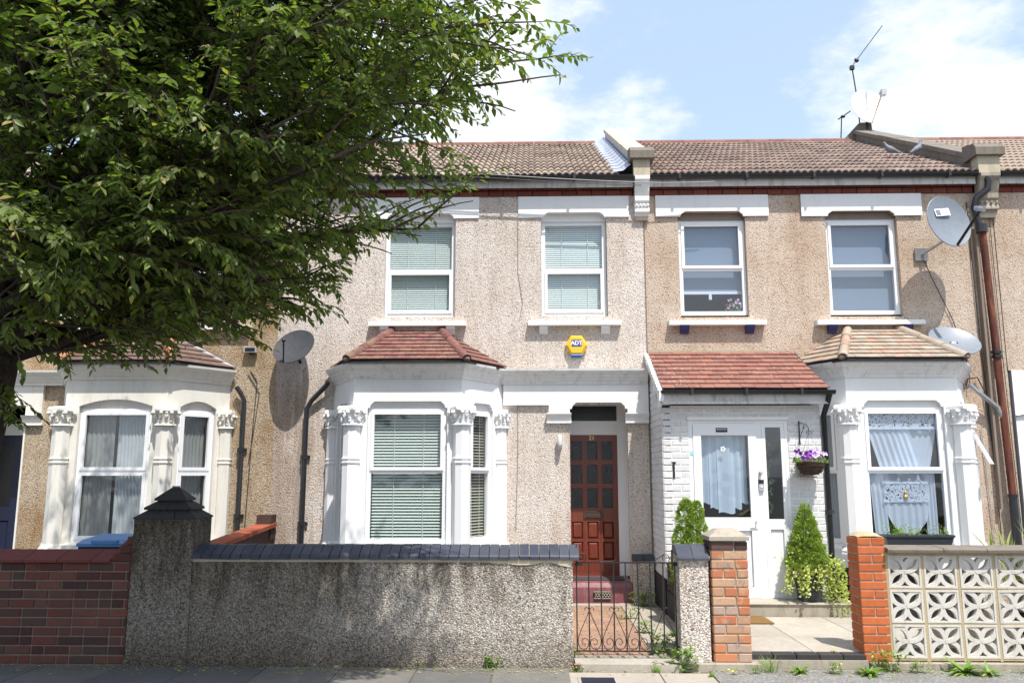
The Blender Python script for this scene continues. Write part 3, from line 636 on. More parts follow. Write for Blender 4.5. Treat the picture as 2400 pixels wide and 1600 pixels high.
def lintel(house,s0,s1,z0,z1,a,b,mat='white_paint',sof=None,dx=.07,dz=.075):
    nt_=notch(a,b,z0,dx,dz); pts=[(s0,z0)]+nt_+[(s1,z0),(s1,z1),(s0,z1)]
    mb=MB(); mb.poly(pts,-.022,.002 if sof else .1,F0); o=mb.build('lintel',mat,house)
    if sof:
        nb=[(a-.02,z0-.001)]+nt_+[(b+.02,z0-.001),(b+.02,z0+dz+.03),(a-.02,z0+dz+.03)]; mb=MB(); mb.poly(nb,.004,.1,F0); mb.build('soffit',sof,house)
def head_board(house,a,b,z0,z1,d,mat):
    mb=MB(); mb.box(a,b,d,d+.03,z0,z1); mb.box(a,b,d-.012,d,z0,z0+.02); mb.build('head_board',mat,house)
def sill(house,s0,s1,z,mat='white_paint',bm='white_paint',br=(.13,.13)):
    mb=MB(); mb.add([(x,y,zz) for x in (s0,s1) for y,zz in ((-.10,z-.075),(-.10,z-.012),(.1,z+.02),(.1,z-.075))],[(0,1,5,4),(1,2,6,5),(2,3,7,6),(3,0,4,7),(0,3,2,1),(4,5,6,7)]); mb.build('sill',mat,house)
    for x in (s0+.16,s1-.16-.12):
        mb=MB(); pr=[(-.085,z-.077),(-.085,z-.10),(-.075,z-.125),(-.05,z-.14),(-.045,z-.155),(-.03,z-.17),(-.02,z-.19),(.0,z-.19),(.0,z-.077)]
        mb.poly(pr,x,x+.12,lambda a,b,d:(d,a,b)); mb.build('sill_bracket',bm,house)
def upper_window(house,a,b,wallholes,up=False,g='glass'):
    fr=window(F0,a+.0,b-.0,3.99,5.385,4.66,.085,house,low_sash=not up,up_sash=up,glassm=g)
    return fr
def wall_mesh(house,x0,x1,holes,mat,z1=5.74,d=0.,reveal=None,depth=.1):
    mb=MB(); panel(mb,F0,x0,x1,0,z1,holes,depth,0,1 if reveal else 0,d); return mb.build('wall',[mat,reveal] if reveal else mat,house)
def body(house,x0,x1,mat):   # back, party walls and floor slabs that close the shell
    mb=MB(); mb.box(x0,x1,8.0,8.1,0,EZ-.1); mb.box(x0+.01,x0+.06,.75,8,0,EZ-.1); mb.box(x1-.06,x1-.01,.75,8,0,EZ-.1); mb.build('rear_wall',mat,house)

# ---------------------------------------------------------------- bay windows
def bay(house,xl,x0,x1,xr,paintm,roofmat,hipmat,arched=False,cornice_path=None,side_open=None,glassm='glass',tw=.165,cm='cornice_paint',lead=False,zs=.92):
    Y=-.75; zt=2.62; mb=MB()
    la=math.hypot(x0-xl,Y); lb=x1-x0; lc=math.hypot(xr-x1,Y)
    fa=Fr(xl,0,math.atan2(Y,x0-xl)); fb=Fr(x0,Y,0); fc=Fr(x1,Y,math.atan2(-Y,xr-x1))
    w=.20; tops=(lambda a,b:arch(a,b,zt,.12)) if arched else (lambda a,b:notch(a,b,zt,.06,.085))
    holes={}
    for k,(f,l,m) in enumerate(((fa,la,.20),(fb,lb,.185),(fc,lc,.20))):
        h=(m,l-m,zs-.04,zt,tops(m,l-m)); holes[k]=h; panel(mb,f,0,l,.05,3.02,[h],.13,0,0)
    b=mb.build('bay_window',paintm,house)
    # sloping sills and head boards, frames, panes
    for k,(f,l) in enumerate(((fa,la),(fb,lb),(fc,lc))):
        a_,b_=holes[k][0],holes[k][1]
        q=MB(); q.add([f(s,z,d) for s in (a_-.05,b_+.05) for d,z in ((-.07,zs-.10),(-.07,zs-.055),(.12,zs-.02),(.12,zs-.10))],[(0,1,5,4),(1,2,6,5),(2,3,7,6),(3,0,4,7),(0,3,2,1),(4,5,6,7)]); q.build('sill',paintm,b)
        window(f,a_+.004,b_-.004,zs-.03,zt+.0,1.80,.045,b,pane_parent=b,glassm=glassm,name='window_frame',low_sash=arched,up_sash=True,fw=.055)
        q=MB(); fbox(q,f,a_,b_,zt+.001,zt+.13,.065,.09); q.build('head_board',paintm,b)
    for (x,y,ang) in ((x0,Y,math.atan2(Y,x0-xl)/2),(x1,Y,math.atan2(-Y,xr-x1)/2)):
        column(b,x+(-.01 if x==x0 else .01),y-.02,.62,2.64,.118,paintm,ang)
    for (x,y,ang,s) in ((xl,-.045,0,1),(xr,-.045,0,1)):
        column(b,x+(.02 if x==xl else -.02),y,.62,2.64,.095,paintm,0)
    q=MB(); path=cornice_path or [(xl,0),(x0,Y),(x1,Y),(xr,0)]; sweep(q,path,CORN,z0=3.0); q.build('cornice',cm,house)
    q=MB(); q.add([(xl,0,3.0),(x0,Y,3.0),(x1,Y,3.0),(xr,0,3.0),(xl,0,3.21),(x0,Y,3.21),(x1,Y,3.21),(xr,0,3.21)],[(4,5,6,7),(0,1,2,3)]); q.build('ceiling',paintm,b)
    q=MB(); vs=[(xl+.1,.1),(x0+.06,Y+.15),(x1-.06,Y+.15),(xr-.1,.1)]; q.add([(x,y,z) for z in (.5,) for x,y in vs],[(0,1,2,3)]); q.build('floor','dark_room',b)
    # roof
    e=.17; A=(xl-.06,-.02,3.23); B=(x0-.075,Y-e,3.225); Cc=(x1+.075,Y-e,3.225); D=(xr+.06,-.02,3.23); T0=(x0+.36,-.005,3.76); T1=(x1-.36,-.005,3.76)
    q=MB(); dn=lambda p:(p[0],p[1],p[2]-.035)
    P=[A,B,Cc,D,T0,T1]; q.add(P+[dn(p) for p in P],[(1,2,5,4),(0,1,4),(2,3,5),(7,10,11,8),(6,10,7),(8,11,9),(0,6,7,1),(1,7,8,2),(2,8,9,3)]); rf=q.build('bay_roof','bitumen',house)
    tile_slope(rf,[B,Cc,T1,T0],tw,.14,.016,roofmat); tile_slope(rf,[A,B,T0],tw,.14,.016,roofmat); tile_slope(rf,[Cc,D,T1],tw,.14,.016,roofmat)
    up=lambda p,h=.012:(p[0],p[1],p[2]+h)
    hip_tiles(rf,up(B),up(T0),.062,3,hipmat)
    hip_tiles(rf,up(Cc),up(T1),.062,3,hipmat)
    for p in (B,Cc):
        q=MB(); q.blob((p[0],p[1]+.02,p[2]+.02),(.05,.04,.035),8,j=.1); q.build('hip_end_mortar','mortar_dark',rf)
    if lead:
        q=MB(); n=Vector((.35,-.4,.6)).normalized()*.03
        a,b_=Vector(D)+n,Vector(T1)+n; c=a+Vector((-.13,-.11,.0)); d=b_+Vector((-.06,-.10,-.03)); q.add([a,b_,d,c],[(0,1,2,3)]); q.add([Vector((T0[0],-.012,T0[2]-.02)),Vector((T1[0],-.012,T1[2]-.02)),Vector((T1[0]+.04,-.012,T1[2]+.12)),Vector((T0[0]-.04,-.012,T0[2]+.12))],[(0,1,2,3)]); q.build('lead_flashing','grey_lead',rf)
    return b,(fa,fb,fc),(la,lb,lc)
def downpipe(house,pts,r,mat,name='downpipe',collars=()):
    mb=MB(); mb.tube(pts,r,10); o=mb.build(name,mat,house,angle=50)
    if collars:
        mb=MB()
        for z,x,y in collars: mb.tube([(x,y,z-.03),(x,y,z+.03)],r*1.35,10); mb.box(x-r*2,x+r*2,y+r*.9,y+r*1.6,z-.02,z+.02)
        mb.build('pipe_collar',mat,house)
# ================= the middle house, number 21
H1=thing('terraced_house','pinkish pebbledashed terraced house with white bay and dark red front door','house',(-1.0,0,0))
wall_mesh(H1,-3.64,1.60,[(-2.14,-1.115,3.97,5.50),(.115,1.06,3.97,5.50),(.50,1.30,.0,2.72),(-2.6,-.68,.6,2.95)],'pebble_pink')
lintel(H1,-2.45,-.78,5.42,5.735,-2.14,-1.115); lintel(H1,-.21,1.385,5.42,5.735,.115,1.06)
for a,b in ((-2.14,-1.115),(.115,1.06)):
    head_board(H1,a,b,5.38,5.50,.07,'white_paint'); room(F0,a-.4,b+.4,3.8,5.6,.12,1.4,H1)
upper_window(H1,-2.135,-1.12,None); upper_window(H1,.12,1.055,None)
sill(H1,-2.33,-.95,3.905); sill(H1,-.075,1.235,3.905)
for a,b in ((-2.13,-1.12),(.12,1.055)):
    mb=MB(); mb.box(a+.02,b-.02,.07,.11,3.925,3.99); mb.build('sill_board','white_paint',H1)
blind(F0,-2.11,-1.15,4.0,5.37,.165,.031,R(63),'slat_white','closed white slatted blind behind the upstairs window over the red bay roof',.036)
blind(F0,.14,1.04,4.0,5.37,.165,.031,R(63),'slat_white','closed white slatted blind upstairs over the yellow alarm box',.036)
b1,fr1,ln1=bay(H1,-2.80,-2.36,-.94,-.44,'white_paint','tile_red','tile_red',cornice_path=[(-2.80,0),(-2.36,-.75),(-.94,-.75),(-.44,0),(-.43,-.05),(1.585,-.05)],glassm='glass_green')
room(F0,-2.75,-.5,.5,3.0,.75,1.6,H1)
mb=MB(); mb.add([(-2.7,.1,.5),(-2.75,.75,.5),(-2.75,.75,3),(-2.7,.1,3)],[(0,1,2,3)]); mb.add([(-.55,.1,.5),(-.5,.75,.5),(-.5,.75,3),(-.55,.1,3)],[(0,1,2,3)]); mb.build('room','dark_room',H1)
fa,fb,fc=fr1
blind(fb,.25,ln1[1]-.25,.93,2.6,.14,.039,R(42),'slat_white','half closed white slatted blind across the front of the white bay')
blind(fc,.25,ln1[2]-.25,.93,2.6,.14,.039,R(12),'slat_cream','open cream slatted blind in the canted side of the white bay nearer the front door')
blind(fa,.25,ln1[0]-.25,.93,2.6,.14,.039,R(25),'slat_white','white slatted blind in the canted side of the white bay nearer the black downpipe')
# white band, capitals and alcove of the front door
nd=notch(.50,1.30,2.66,.06,.085)
pts=[(-.42,2.71),(.21,2.71),(.21,2.60),(.50,2.60)]+nd[0:]+[(1.30,2.60),(1.592,2.60),(1.592,3.02),(-.42,3.02)]
mb=MB(); mb.poly(pts,-.05,.0,F0); mb.poly([(.42,2.60),(.50,2.60)]+nd+[(1.30,2.60),(1.592,2.60),(1.592,2.9),(.42,2.9)],.002,.12,F0); mb.build('door_band','white_paint',H1)
for a,b in ((.20,.50),(1.30,1.592)):
    mb=MB(); pr=[(0,2.46),(.06,2.46),(.06,2.475),(.045,2.49),(.05,2.53),(.09,2.57),(.10,2.585),(.10,2.60),(0,2.60)]
    mb.poly([(-o,z) for o,z in pr],a-(.02 if a<1 else .03),b+(.02 if a<1 else 0),lambda p,z,d:(d,p,z)); mb.build('door_capital','white_paint',H1)
D=.65
mb=MB(); mb.add([(.50,0,0),(.50,D,0),(.50,D,2.75),(.50,0,2.75)],[(0,1,2,3)]); mb.add([(1.30,0,0),(1.36,D,0),(1.36,D,2.75),(1.30,0,2.75)],[(0,1,2,3)]); mb.add([(.5,.1,2.75),(1.36,.1,2.75),(1.36,D,2.75),(.5,D,2.75)],[(0,1,2,3)]); mb.build('alcove','white_render',H1)
mb=MB(); mb.box(.40,.485,D-.05,D+.05,.34,2.75); mb.box(1.215,1.37,D-.03,D+.05,.34,2.52); mb.box(.485,1.215,D-.03,D+.05,2.33,2.45); mb.box(.485,1.37,D-.055,D+.05,2.45,2.53); mb.box(1.215,1.37,D-.03,D+.05,2.53,2.76); mb.build('door_frame','white_paint',H1)
mb=MB(); pane(mb,F0,.485,1.215,2.53,2.76,D+.003); mb.build('pane','glass_dark',H1); room(F0,.40,1.4,.3,2.8,D+.06,D+1.2,H1)
# door leaf
dl=MB(); X0,X1,Z0,Z1=.487,1.213,.36,2.325; cols=[.625,.845,1.065]; hw=.078
cells=[(2.235,1.965),(1.90,1.63),(1.565,1.28)]; pan=[(1.09,.855),(.81,.56)]
holes=[(c-hw,c+hw,b,t) for c in cols for t,b in cells+pan]
panel(dl,F0,X0,X1,Z0,Z1,holes,D+.03,0,0,D); dl.add([F0(X0,Z0,D),F0(X0,Z1,D),F0(X0,Z1,D+.04),F0(X0,Z0,D+.04)],[(0,1,2,3)]); door=dl.build('door','red_wood',H1)
for c in cols:
    for k,(t,b) in enumerate(cells):
        mb=MB(); pane(mb,F0,c-hw,c+hw,b,t,D+.023); mb.build('glass_pane','glass_dark',door)
    for t,b in pan:
        mb=MB(); q=.028
        vs=[(c-hw,D+.028,b),(c+hw,D+.028,b),(c+hw,D+.028,t),(c-hw,D+.028,t),(c-hw+.008,D+.022,b+.008),(c+hw-.008,D+.022,b+.008),(c+hw-.008,D+.022,t-.008),(c-hw+.008,D+.022,t-.008),(c-hw+q,D+.004,b+q),(c+hw-q,D+.004,b+q),(c+hw-q,D+.004,t-q),(c-hw+q,D+.004,t-q)]
        mb.add(vs,[(0,1,5,4),(1,2,6,5),(2,3,7,6),(3,0,4,7),(4,5,9,8),(5,6,10,9),(6,7,11,10),(7,4,8,11),(8,9,10,11)]); mb.build('door_panel','red_wood',door)
mb=MB(); mb.box(.71,.99,D-.012,D,1.135,1.245); mb.box(.735,.965,D-.02,D-.012,1.15,1.16); mb.box(.735,.965,D-.02,D-.012,1.222,1.232); mb.box(.74,.96,D-.018,D-.011,1.165,1.215); mb.build('letterbox','letter_brass',door)
text('21',.085,(.845,D-.004,2.283),'brass',door,name='house_number')
mb=MB(); mb.box(.487,1.213,D-.03,D+.0,.345,.37); mb.build('weather_bar','red_wood',door)
# burgundy step with its airbrick, slate mat
mb=MB(); pr=[(-.09,.06),(-.075,.16),(-.05,.27),(-.02,.325),(.03,.345),(D,.345),(D,.0),(-.09,0)]
mb.poly(pr,.49,1.31,lambda a,b,d:(d,a,b)); mb.add([(1.31,-.09,.06),(1.42,-.10,.06),(1.35,-.02,.30),(1.31,-.02,.325)],[(0,1,2,3)]); mb.build('step','burgundy',H1)
mb=MB(); mb.box(.5,1.24,.05,.40,.347,.356); o=mb.build('door_mat','slate_mat'); tag(o,'flat slate grey mat on the burgundy step under the red door','doormat')
ab=MB(); ab.box(.79,1.02,-.098,-.07,.135,.22)
ab=ab.build('air_brick','bitumen',H1)
mb=MB()
for i in range(6):
    x=.805+i*.036
    for s in (-1,1): mb.tube([(x,-.103,.178-s*.03),(x+.018,-.105,.178),(x+.036,-.103,.178+s*.03)],.0045,5)
mb.box(.79,1.02,-.108,-.098,.215,.225); mb.box(.79,1.02,-.108,-.098,.13,.14); mb.build('grille','stone_cap',ab)
mb=MB(); mb.box(1.32,1.592,-.16,-.001,.05,.62); mb.build('plinth','pebble_post',H1)
for i in range(2):
    mb=MB(); x=1.315+i*.142; mb.poly([(-.175,.62),(-.175,.65),(-.0,.70),(0,.62)],x,x+.135,lambda a,b,d:(d,a,b)); mb.build('coping_brick','brick_blue',H1)
eaves(H1,-3.62,1.44)
main_roof(H1,-3.60,1.24,'tile_roof')
body(H1,-3.64,1.60,'pebble_pink')
mb=MB()
for i in range(14):
    y0=-.16+i*.3; mb.add([(1.17,y0,roof_z(y0)+.055),(1.30,y0,roof_z(y0)+.075),(1.41,y0,roof_z(y0)+.17),(1.17,y0+.3,roof_z(y0+.3)+.05),(1.30,y0+.3,roof_z(y0+.3)+.068),(1.41,y0+.3,roof_z(y0+.3)+.165)],[(0,1,4,3),(1,2,5,4)])
mb.build('lead_flashing','grey_lead',H1)
def parapet(house,xa,xb,wallm,capm,side=None,h=.26):
    fn=lambda a,b,d:(d,a,b); mb=MB()
    mb.poly([(-.02,5.9),(-.02,roof_z(-.02)+h),(4.0,roof_z(4)+h),(4.3,roof_z(4)+h-.1),(4.3,6)],xa,xb,fn); pw=mb.build('party_parapet',wallm,house)
    n=7
    for i in range(n):
        y0=.02+i*4.0/n; y1=.02+(i+1)*4.0/n-.012; j=random.uniform(0,.01); mb=MB()
        mb.poly([(y0,roof_z(y0)+h),(y0,roof_z(y0)+h+.07+j),(y1,roof_z(y1)+h+.07+j),(y1,roof_z(y1)+h)],xa-.035,xb+.035,fn); mb.build('coping_stone',capm,pw)
    mb=MB(); mb.poly([(-.26,6.22),(-.26,6.33),(-.2,6.40),(.1,6.47),(.1,6.22)],xa-.05,xb+.05,fn); mb.build('kneeler_cap','stone_dark',pw)
    mb=MB(); mb.box(xa,xb-.01,-.20,-.021,5.97,6.22); mb.build('kneeler','stone_pale',pw)
    pr=[(-.0,5.42),(-.05,5.42),(-.055,5.455),(-.10,5.47),(-.10,5.50),(-.085,5.53),(-.08,5.60),(-.11,5.63),(-.115,5.70),(-.14,5.76),(-.17,5.86),(-.215,5.92),(-.215,5.97),(0,5.97)]
    mb=MB(); mb.poly(pr,xa+.02,xb-.02,fn)
    for k in range(4): mb.blob((xa+.045+(xb-xa-.09)*k/3,-.105,5.565),(.022,.02,.022),6)
    mb.build('corbel','white_paint' if side is None else side,pw); mb=MB(); mb.box(xa+.03,xb-.03,-.045,.0,5.36,5.42); mb.build('corbel_foot','stone_pale',pw)
parapet(H1,1.445,1.69,'mortar_pale','stone_pale')
mb=MB()
for i in range(9):
    y0=.0+i*.45; y1=y0+.44; mb.add([(1.437,y0,roof_z(y0)+.02),(1.437,y1,roof_z(y1)+.02),(1.437,y1,roof_z(y1)+.25),(1.437,y0,roof_z(y0)+.25)],[(0,1,2,3)]); 
mb.build('lead_flashing','grey_lead',H1)
downpipe(H1,[(-2.86,-.12,3.03),(-2.9,-.1,2.98),(-3.1,-.07,2.78),(-3.165,-.07,2.66),(-3.17,-.07,.1)],.034,'black_plastic',collars=((2.0,-3.17,-.07),(1.1,-3.17,-.07)))
# ================= the house with the porch
H2=thing('terraced_house','tan pebbledashed terraced house with white brick porch and blue sill brackets','house',(4.0,0,0))
wall_mesh(H2,1.602,6.56,[(2.09,3.05,3.95,5.49),(4.19,5.20,3.95,5.49),(3.85,5.75,.6,2.95),(1.95,3.2,.1,2.6)],'pebble_tan',d=.012,reveal='pebble_tan')
mb=MB(); mb.box(1.590,1.606,-.006,.02,0,5.42); mb.build('crack_strip','mortar_dark',H2)
lintel(H2,1.77,3.385,5.42,5.735,2.09,3.05,'white_render','soffit_brown'); lintel(H2,3.85,5.56,5.41,5.735,4.19,5.20,'white_render','soffit_brown')
for a,b in ((2.09,3.05),(4.19,5.20)):
    head_board(H2,a,b,5.385,5.50,.075,'soffit_brown'); room(F0,a-.4,b+.4,3.8,5.6,.12,1.4,H2)
    upper_window(H2,a+.004,b-.004,None,up=True,g='glass_blue')
sill(H2,1.905,3.255,3.90,'white_render','navy_paint'); sill(H2,3.96,5.445,3.895,'white_render','navy_paint')
def roller(s0,s1,z0,z1,label,curve=0):
    mb=MB(); n=12
    for i in range(n):
        a=s0+(s1-s0)*i/n; b=s0+(s1-s0)*(i+1)/n; fz=lambda s:z0-curve*math.sin(math.pi*(s-s0)/(s1-s0)*2)
        mb.add([(a,.20,fz(a)),(b,.20,fz(b)),(b,.20,z1),(a,.20,z1)],[(0,1,2,3)])
    o=mb.build('roller_blind','roller_blue'); tag(o,label,'blind',None)
roller(2.12,3.02,4.36,5.36,'blue grey roller blind pulled part way down behind flowers upstairs'); roller(4.22,5.17,4.0,5.36,'blue grey roller blind fully lowered upstairs beside the big satellite dish')
mb=MB(); mb.box(2.12,3.02,.19,.21,4.32,4.362); mb.box(2.53,2.57,.185,.215,4.24,4.33); o=mb.build('blind_bar','white_plastic'); tag(o,'white bottom bar and pull of the half lowered roller blind upstairs','blind bar')
b2,fr2,ln2=bay(H2,3.60,4.04,5.46,5.93,'white_paint','tile_mossy','tile_mossy',glassm='glass_blue')
room(F0,3.6,5.9,.5,3.0,1.1,1.9,H2,'dark_room')
fa,fb,fc=fr2
for f_,l_ in zip(fr2,ln2):
    mb=MB(); fbox(mb,f_,-.01,l_+.01,.0,.60,-.02,-.001); mb.build('bay_plinth','bitumen',H2)
# open top hung sash of the side light
t=thing('open_sash','white side window sash pushed open from the bay above spiky plants','window sash',(5.86,-.6,2.0))
mb=MB(); fs=Fr(5.72,-.44,fc.a); tilt=lambda s,z,d:fs(s,2.36-(2.36-z)*math.cos(.42),d-(2.36-z)*math.sin(.42))
for a in ((0,.05,1.85,2.36),(.38,.43,1.85,2.36),(.05,.38,1.85,1.90),(.05,.38,2.31,2.36)): mb.box(a[0],a[1],a[2],a[3],-.03,.0,fn=tilt)
mb.build('sash_frame','upvc',t); mb=MB(); pane(mb,tilt,.05,.38,1.90,2.31,-.017); mb.build('pane','glass_blue',t)
# net curtains and lace of the bay
curtain(fb,.27,.80,1.84,2.36,.105,7,.010,'sheer_white','crossed net curtain drawn to one side behind the upper bay pane next to the porch','net curtain',lean=.14)
curtain(fb,.70,1.17,1.84,2.36,.125,6,.010,'sheer_white','crossed net curtain behind the upper bay pane on the drainpipe side','net curtain',lean=-.12)
mb=MB(); mb.add([fb(.24,2.36,.088),fb(1.18,2.36,.088),fb(1.18,2.60,.088),fb(.24,2.60,.088)],[(0,1,2,3)]); o=mb.build('lace_pelmet','lace'); tag(o,'scrolled white lace strip along the top of the bay window','lace pelmet')
mb=MB(); fbox(mb,fb,.24,1.18,2.335,2.365,.082,.087); o=mb.build('pelmet_hem','sheer_white'); tag(o,'plain white hem below the scrolled lace at top of bay','lace hem')
curtain(fb,.27,.45,.93,1.78,.11,3,.012,'sheer_white','tied back net curtain at porch side of the lower bay window','net curtain',lean=.04)
curtain(fb,.96,1.10,.93,1.78,.11,3,.012,'sheer_white','tied back net curtain at drainpipe side of the lower bay window','net curtain')
curtain(fb,.28,1.08,1.66,1.78,.19,6,.02,'sheer_white','short gathered net valance behind the lower bay pane','valance')
mb=MB(); mb.add([fb(.44,1.44,.09),fb(.98,1.44,.09),fb(.98,1.65,.09),fb(.44,1.65,.09)],[(0,1,2,3)]); fbox(mb,fb,.42,1.0,1.64,1.67,.084,.088); fbox(mb,fb,.42,1.0,1.41,1.445,.084,.088); o=mb.build('lace_hanging','lace'); tag(o,'square scrolled lace panel hanging above the window box','lace panel')
curtain(fb,.45,1.0,1.0,1.43,.10,6,.010,'sheer_white','rounded gathered net apron below the lace panel','net curtain',hem=lambda t:1.0+.28*abs(2*t-1)**2.2)
mb=MB(); mb.lathe([(.01,0),(.024,.005),(.027,.03),(.014,.05),(.016,.07),(.02,.085),(.008,.10)],fb(.70,1.455,.078),10); o=mb.build('vase','gold_statue'); tag(o,'small golden ornament standing in front of the lace panel','ornament')
curtain(fa,.25,.62,.93,2.6,.14,5,.015,'sheer_grey','pale net curtain in the canted bay light beside the porch downpipe','net curtain')
curtain(fc,.22,.66,.93,2.6,.14,5,.015,'sheer_grey','pale net curtain in the canted bay light near the rusty drainpipe','net curtain')
# porch
PY=-1.0; XP0,XP1=1.625,3.60
po=MB(); fn=lambda a,b,d:(d,a,b)
DX0,DX1=1.955,3.185
panel(po,Fr(0,PY),XP0,XP1,.10,2.62,[(DX0,DX1,.24,2.44)],.10)
po.poly([(PY,.10),(PY,2.62),(0,3.30),(0,.1)],XP0,XP0+.1,fn); po.poly([(PY+.01,.10),(PY+.01,2.62),(0,3.30),(0,.1)],XP1-.1,XP1,fn)
por=po.build('porch','white_render',H2)
n_=lay(por,Fr(0,PY),XP0,DX0-.002,.26,2.60,.215,.073,.009,'brick_white',.05,-.005,proud=.003)
lay(por,Fr(0,PY),DX1+.002,XP1,.26,2.60,.215,.073,.009,'brick_white',.05,-.005,proud=.003)
lay(por,Fr(0,PY),DX0,DX1,2.445,2.60,.215,.073,.009,'brick_white',.05,-.005,proud=.003)
lay(por,Fr(XP0-.01,0,-math.pi/2),.002,-PY-.0,.50,2.62,.215,.073,.009,'brick_white',.05,0,proud=.003)
lay(por,Fr(XP0-.01,0,-math.pi/2),.002,.62,2.62,2.87,.215,.073,.009,'brick_white',.05,0,proud=.003)
lay(por,Fr(XP0-.01,0,-math.pi/2),.002,.25,2.88,3.13,.215,.073,.009,'brick_white',.05,0,proud=.003)
mb=MB(); mb.box(XP0-.022,XP0-.0,PY-.022,.0,.02,.49); mb.build('black_plinth','bitumen',H2)
mb=MB(); mb.poly([(PY-.2,2.66),(PY-.2,2.80),(0,3.44),(0,3.30)],XP0-.06,XP0+.0,fn); mb.build('barge_board','white_render',por)
q=MB()
for i in range(12):
    y=PY-.18+i*.1; z=2.80+(y-(PY-.2))*.533; q.box(XP0-.075,XP0-.01,y,y+.092,z-.02,z+.028)
q.build('verge_mortar','white_render',por,kind='stuff')
q=MB(); q.poly([(PY-.2,2.76),(PY-.2,2.79),(0,3.43),(0,3.40)],XP0-.04,XP1+.06,fn); prf=q.build('porch_roof','bitumen',por)
H2r=MB(); H2r.poly([(PY-.2,2.785),(PY-.2,2.795),(0,3.435),(0,3.425)],XP0-.02,XP1+.06,fn); pr2=H2r.build('porch_tiling','bitumen',H2)
tile_slope(pr2,[(XP0-.02,PY-.22,2.80),(XP1+.07,PY-.22,2.80),(XP1+.0,0.0,3.445),(XP0-.02,0.0,3.445)],.165,.15,.016,'tile_porch',wig=.004)
mb=MB(); mb.box(XP0-.02,XP1-.1,-.03,.02,3.44,3.475); mb.build('mortar_fillet','mortar_pale',H2)
mb=MB(); mb.box(XP0-.02,XP1+.06,PY-.16,PY-.14,2.635,2.78); mb.box(XP0-.02,XP1+.06,PY-.18,PY-.14,2.625,2.655); mb.box(XP0-.02,XP1+.06,PY-.14,PY-.0,2.66,2.67); mb.build('porch_fascia','fascia_paint',H2)
mb=MB(); half_tube(mb,(XP0-.03,PY-.215,2.80),(XP1+.13,PY-.215,2.79),.052,nrm=Vector((0,0,-1)),th=.006,n=9)
for x in (1.95,2.62,3.3): mb.box(x,x+.03,PY-.272,PY-.16,2.74,2.81)
mb.build('porch_gutter','black_plastic',H2,angle=40)
downpipe(H2,[(XP1+.075,PY-.2,2.76),(XP1+.06,PY-.16,2.66),(XP1+.045,PY-.02,2.5),(XP1+.045,PY-.01,.2)],.036,'black_plastic',collars=((1.3,XP1+.045,PY-.01),))
room(Fr(0,PY),XP0+.12,XP1-.12,.1,2.6,.25,1.0,H2)
# porch door
fp=Fr(0,PY)
mb=MB()
for a in ((DX0,DX0+.045,.24,2.435),(DX1-.04,DX1,.24,2.435),(2.79,2.86,.24,2.395),(DX0+.045,DX1-.04,2.395,2.435),(DX0+.045,2.79,.24,.27),(2.86,DX1-.04,.24,.27)): fbox(mb,fp,a[0],a[1],a[2],a[3],.0,.07)
pf=mb.build('porch_door_frame','upvc',H2)
mb=MB(); fbox(mb,fp,DX0-.02,DX1+.02,2.436,2.475,-.025,.03); mb.build('frame_head','white_paint',H2)
pd=MB(); A0,A1=DX0+.047,2.788
panel(pd,fp,A0,A1,.272,2.393,[(A0+.10,A1-.10,1.235,2.245),(A0+.10,A1-.10,.40,1.075)],.03,0,0,-.012); pd.add([fp(A0,.272,-.012),fp(A0,2.393,-.012),fp(A0,2.393,.05),fp(A0,.272,.05)],[(0,1,2,3)]); pd=pd.build('porch_door','upvc',H2)
def bevpanel(fr,a,b,c,e,d,dd,parent,mat='upvc',n=1):
    mb=MB(); q=.02
    vs=[fr(a,c,d),fr(b,c,d),fr(b,e,d),fr(a,e,d),fr(a+q,c+q,d-dd),fr(b-q,c+q,d-dd),fr(b-q,e-q,d-dd),fr(a+q,e-q,d-dd)]
    mb.add(vs,[(0,1,5,4),(1,2,6,5),(2,3,7,6),(3,0,4,7),(4,5,6,7)]); mb.build('door_panel',mat,parent)
bevpanel(fp,A0+.10,A1-.10,.40,1.075,.03,.014,pd)
mb=MB(); pane(mb,fp,A0+.10,A1-.10,1.235,2.245,.015); mb.build('pane','glass_blue',pd)
mb=MB(); fbox(mb,fp,A1-.055,A1-.025,1.10,1.26,-.022,-.012); mb.tube([fp(A1-.04,1.20,-.02),fp(A1-.04,1.20,-.06),fp(A1-.10,1.195,-.06)],.009,8); mb.tube([fp(A1-.04,1.13,-.024),fp(A1-.04,1.13,-.012)],.012,8); mb.build('handle','white_plastic',pd)
mb=MB(); sd=MB(); B0,B1=2.862,DX1-.042
panel(sd,fp,B0,B1,.272,2.393,[(B0+.045,B1-.045,1.215,2.345),(B0+.06,B1-.06,.33,1.09)],.03,0,0,.0); sd=sd.build('side_light','upvc',H2)
bevpanel(fp,B0+.06,B1-.06,.33,1.09,.03,.012,sd); mb=MB(); pane(mb,fp,B0+.045,B1-.045,1.215,2.345,.015); mb.build('pane','glass_blue',sd)
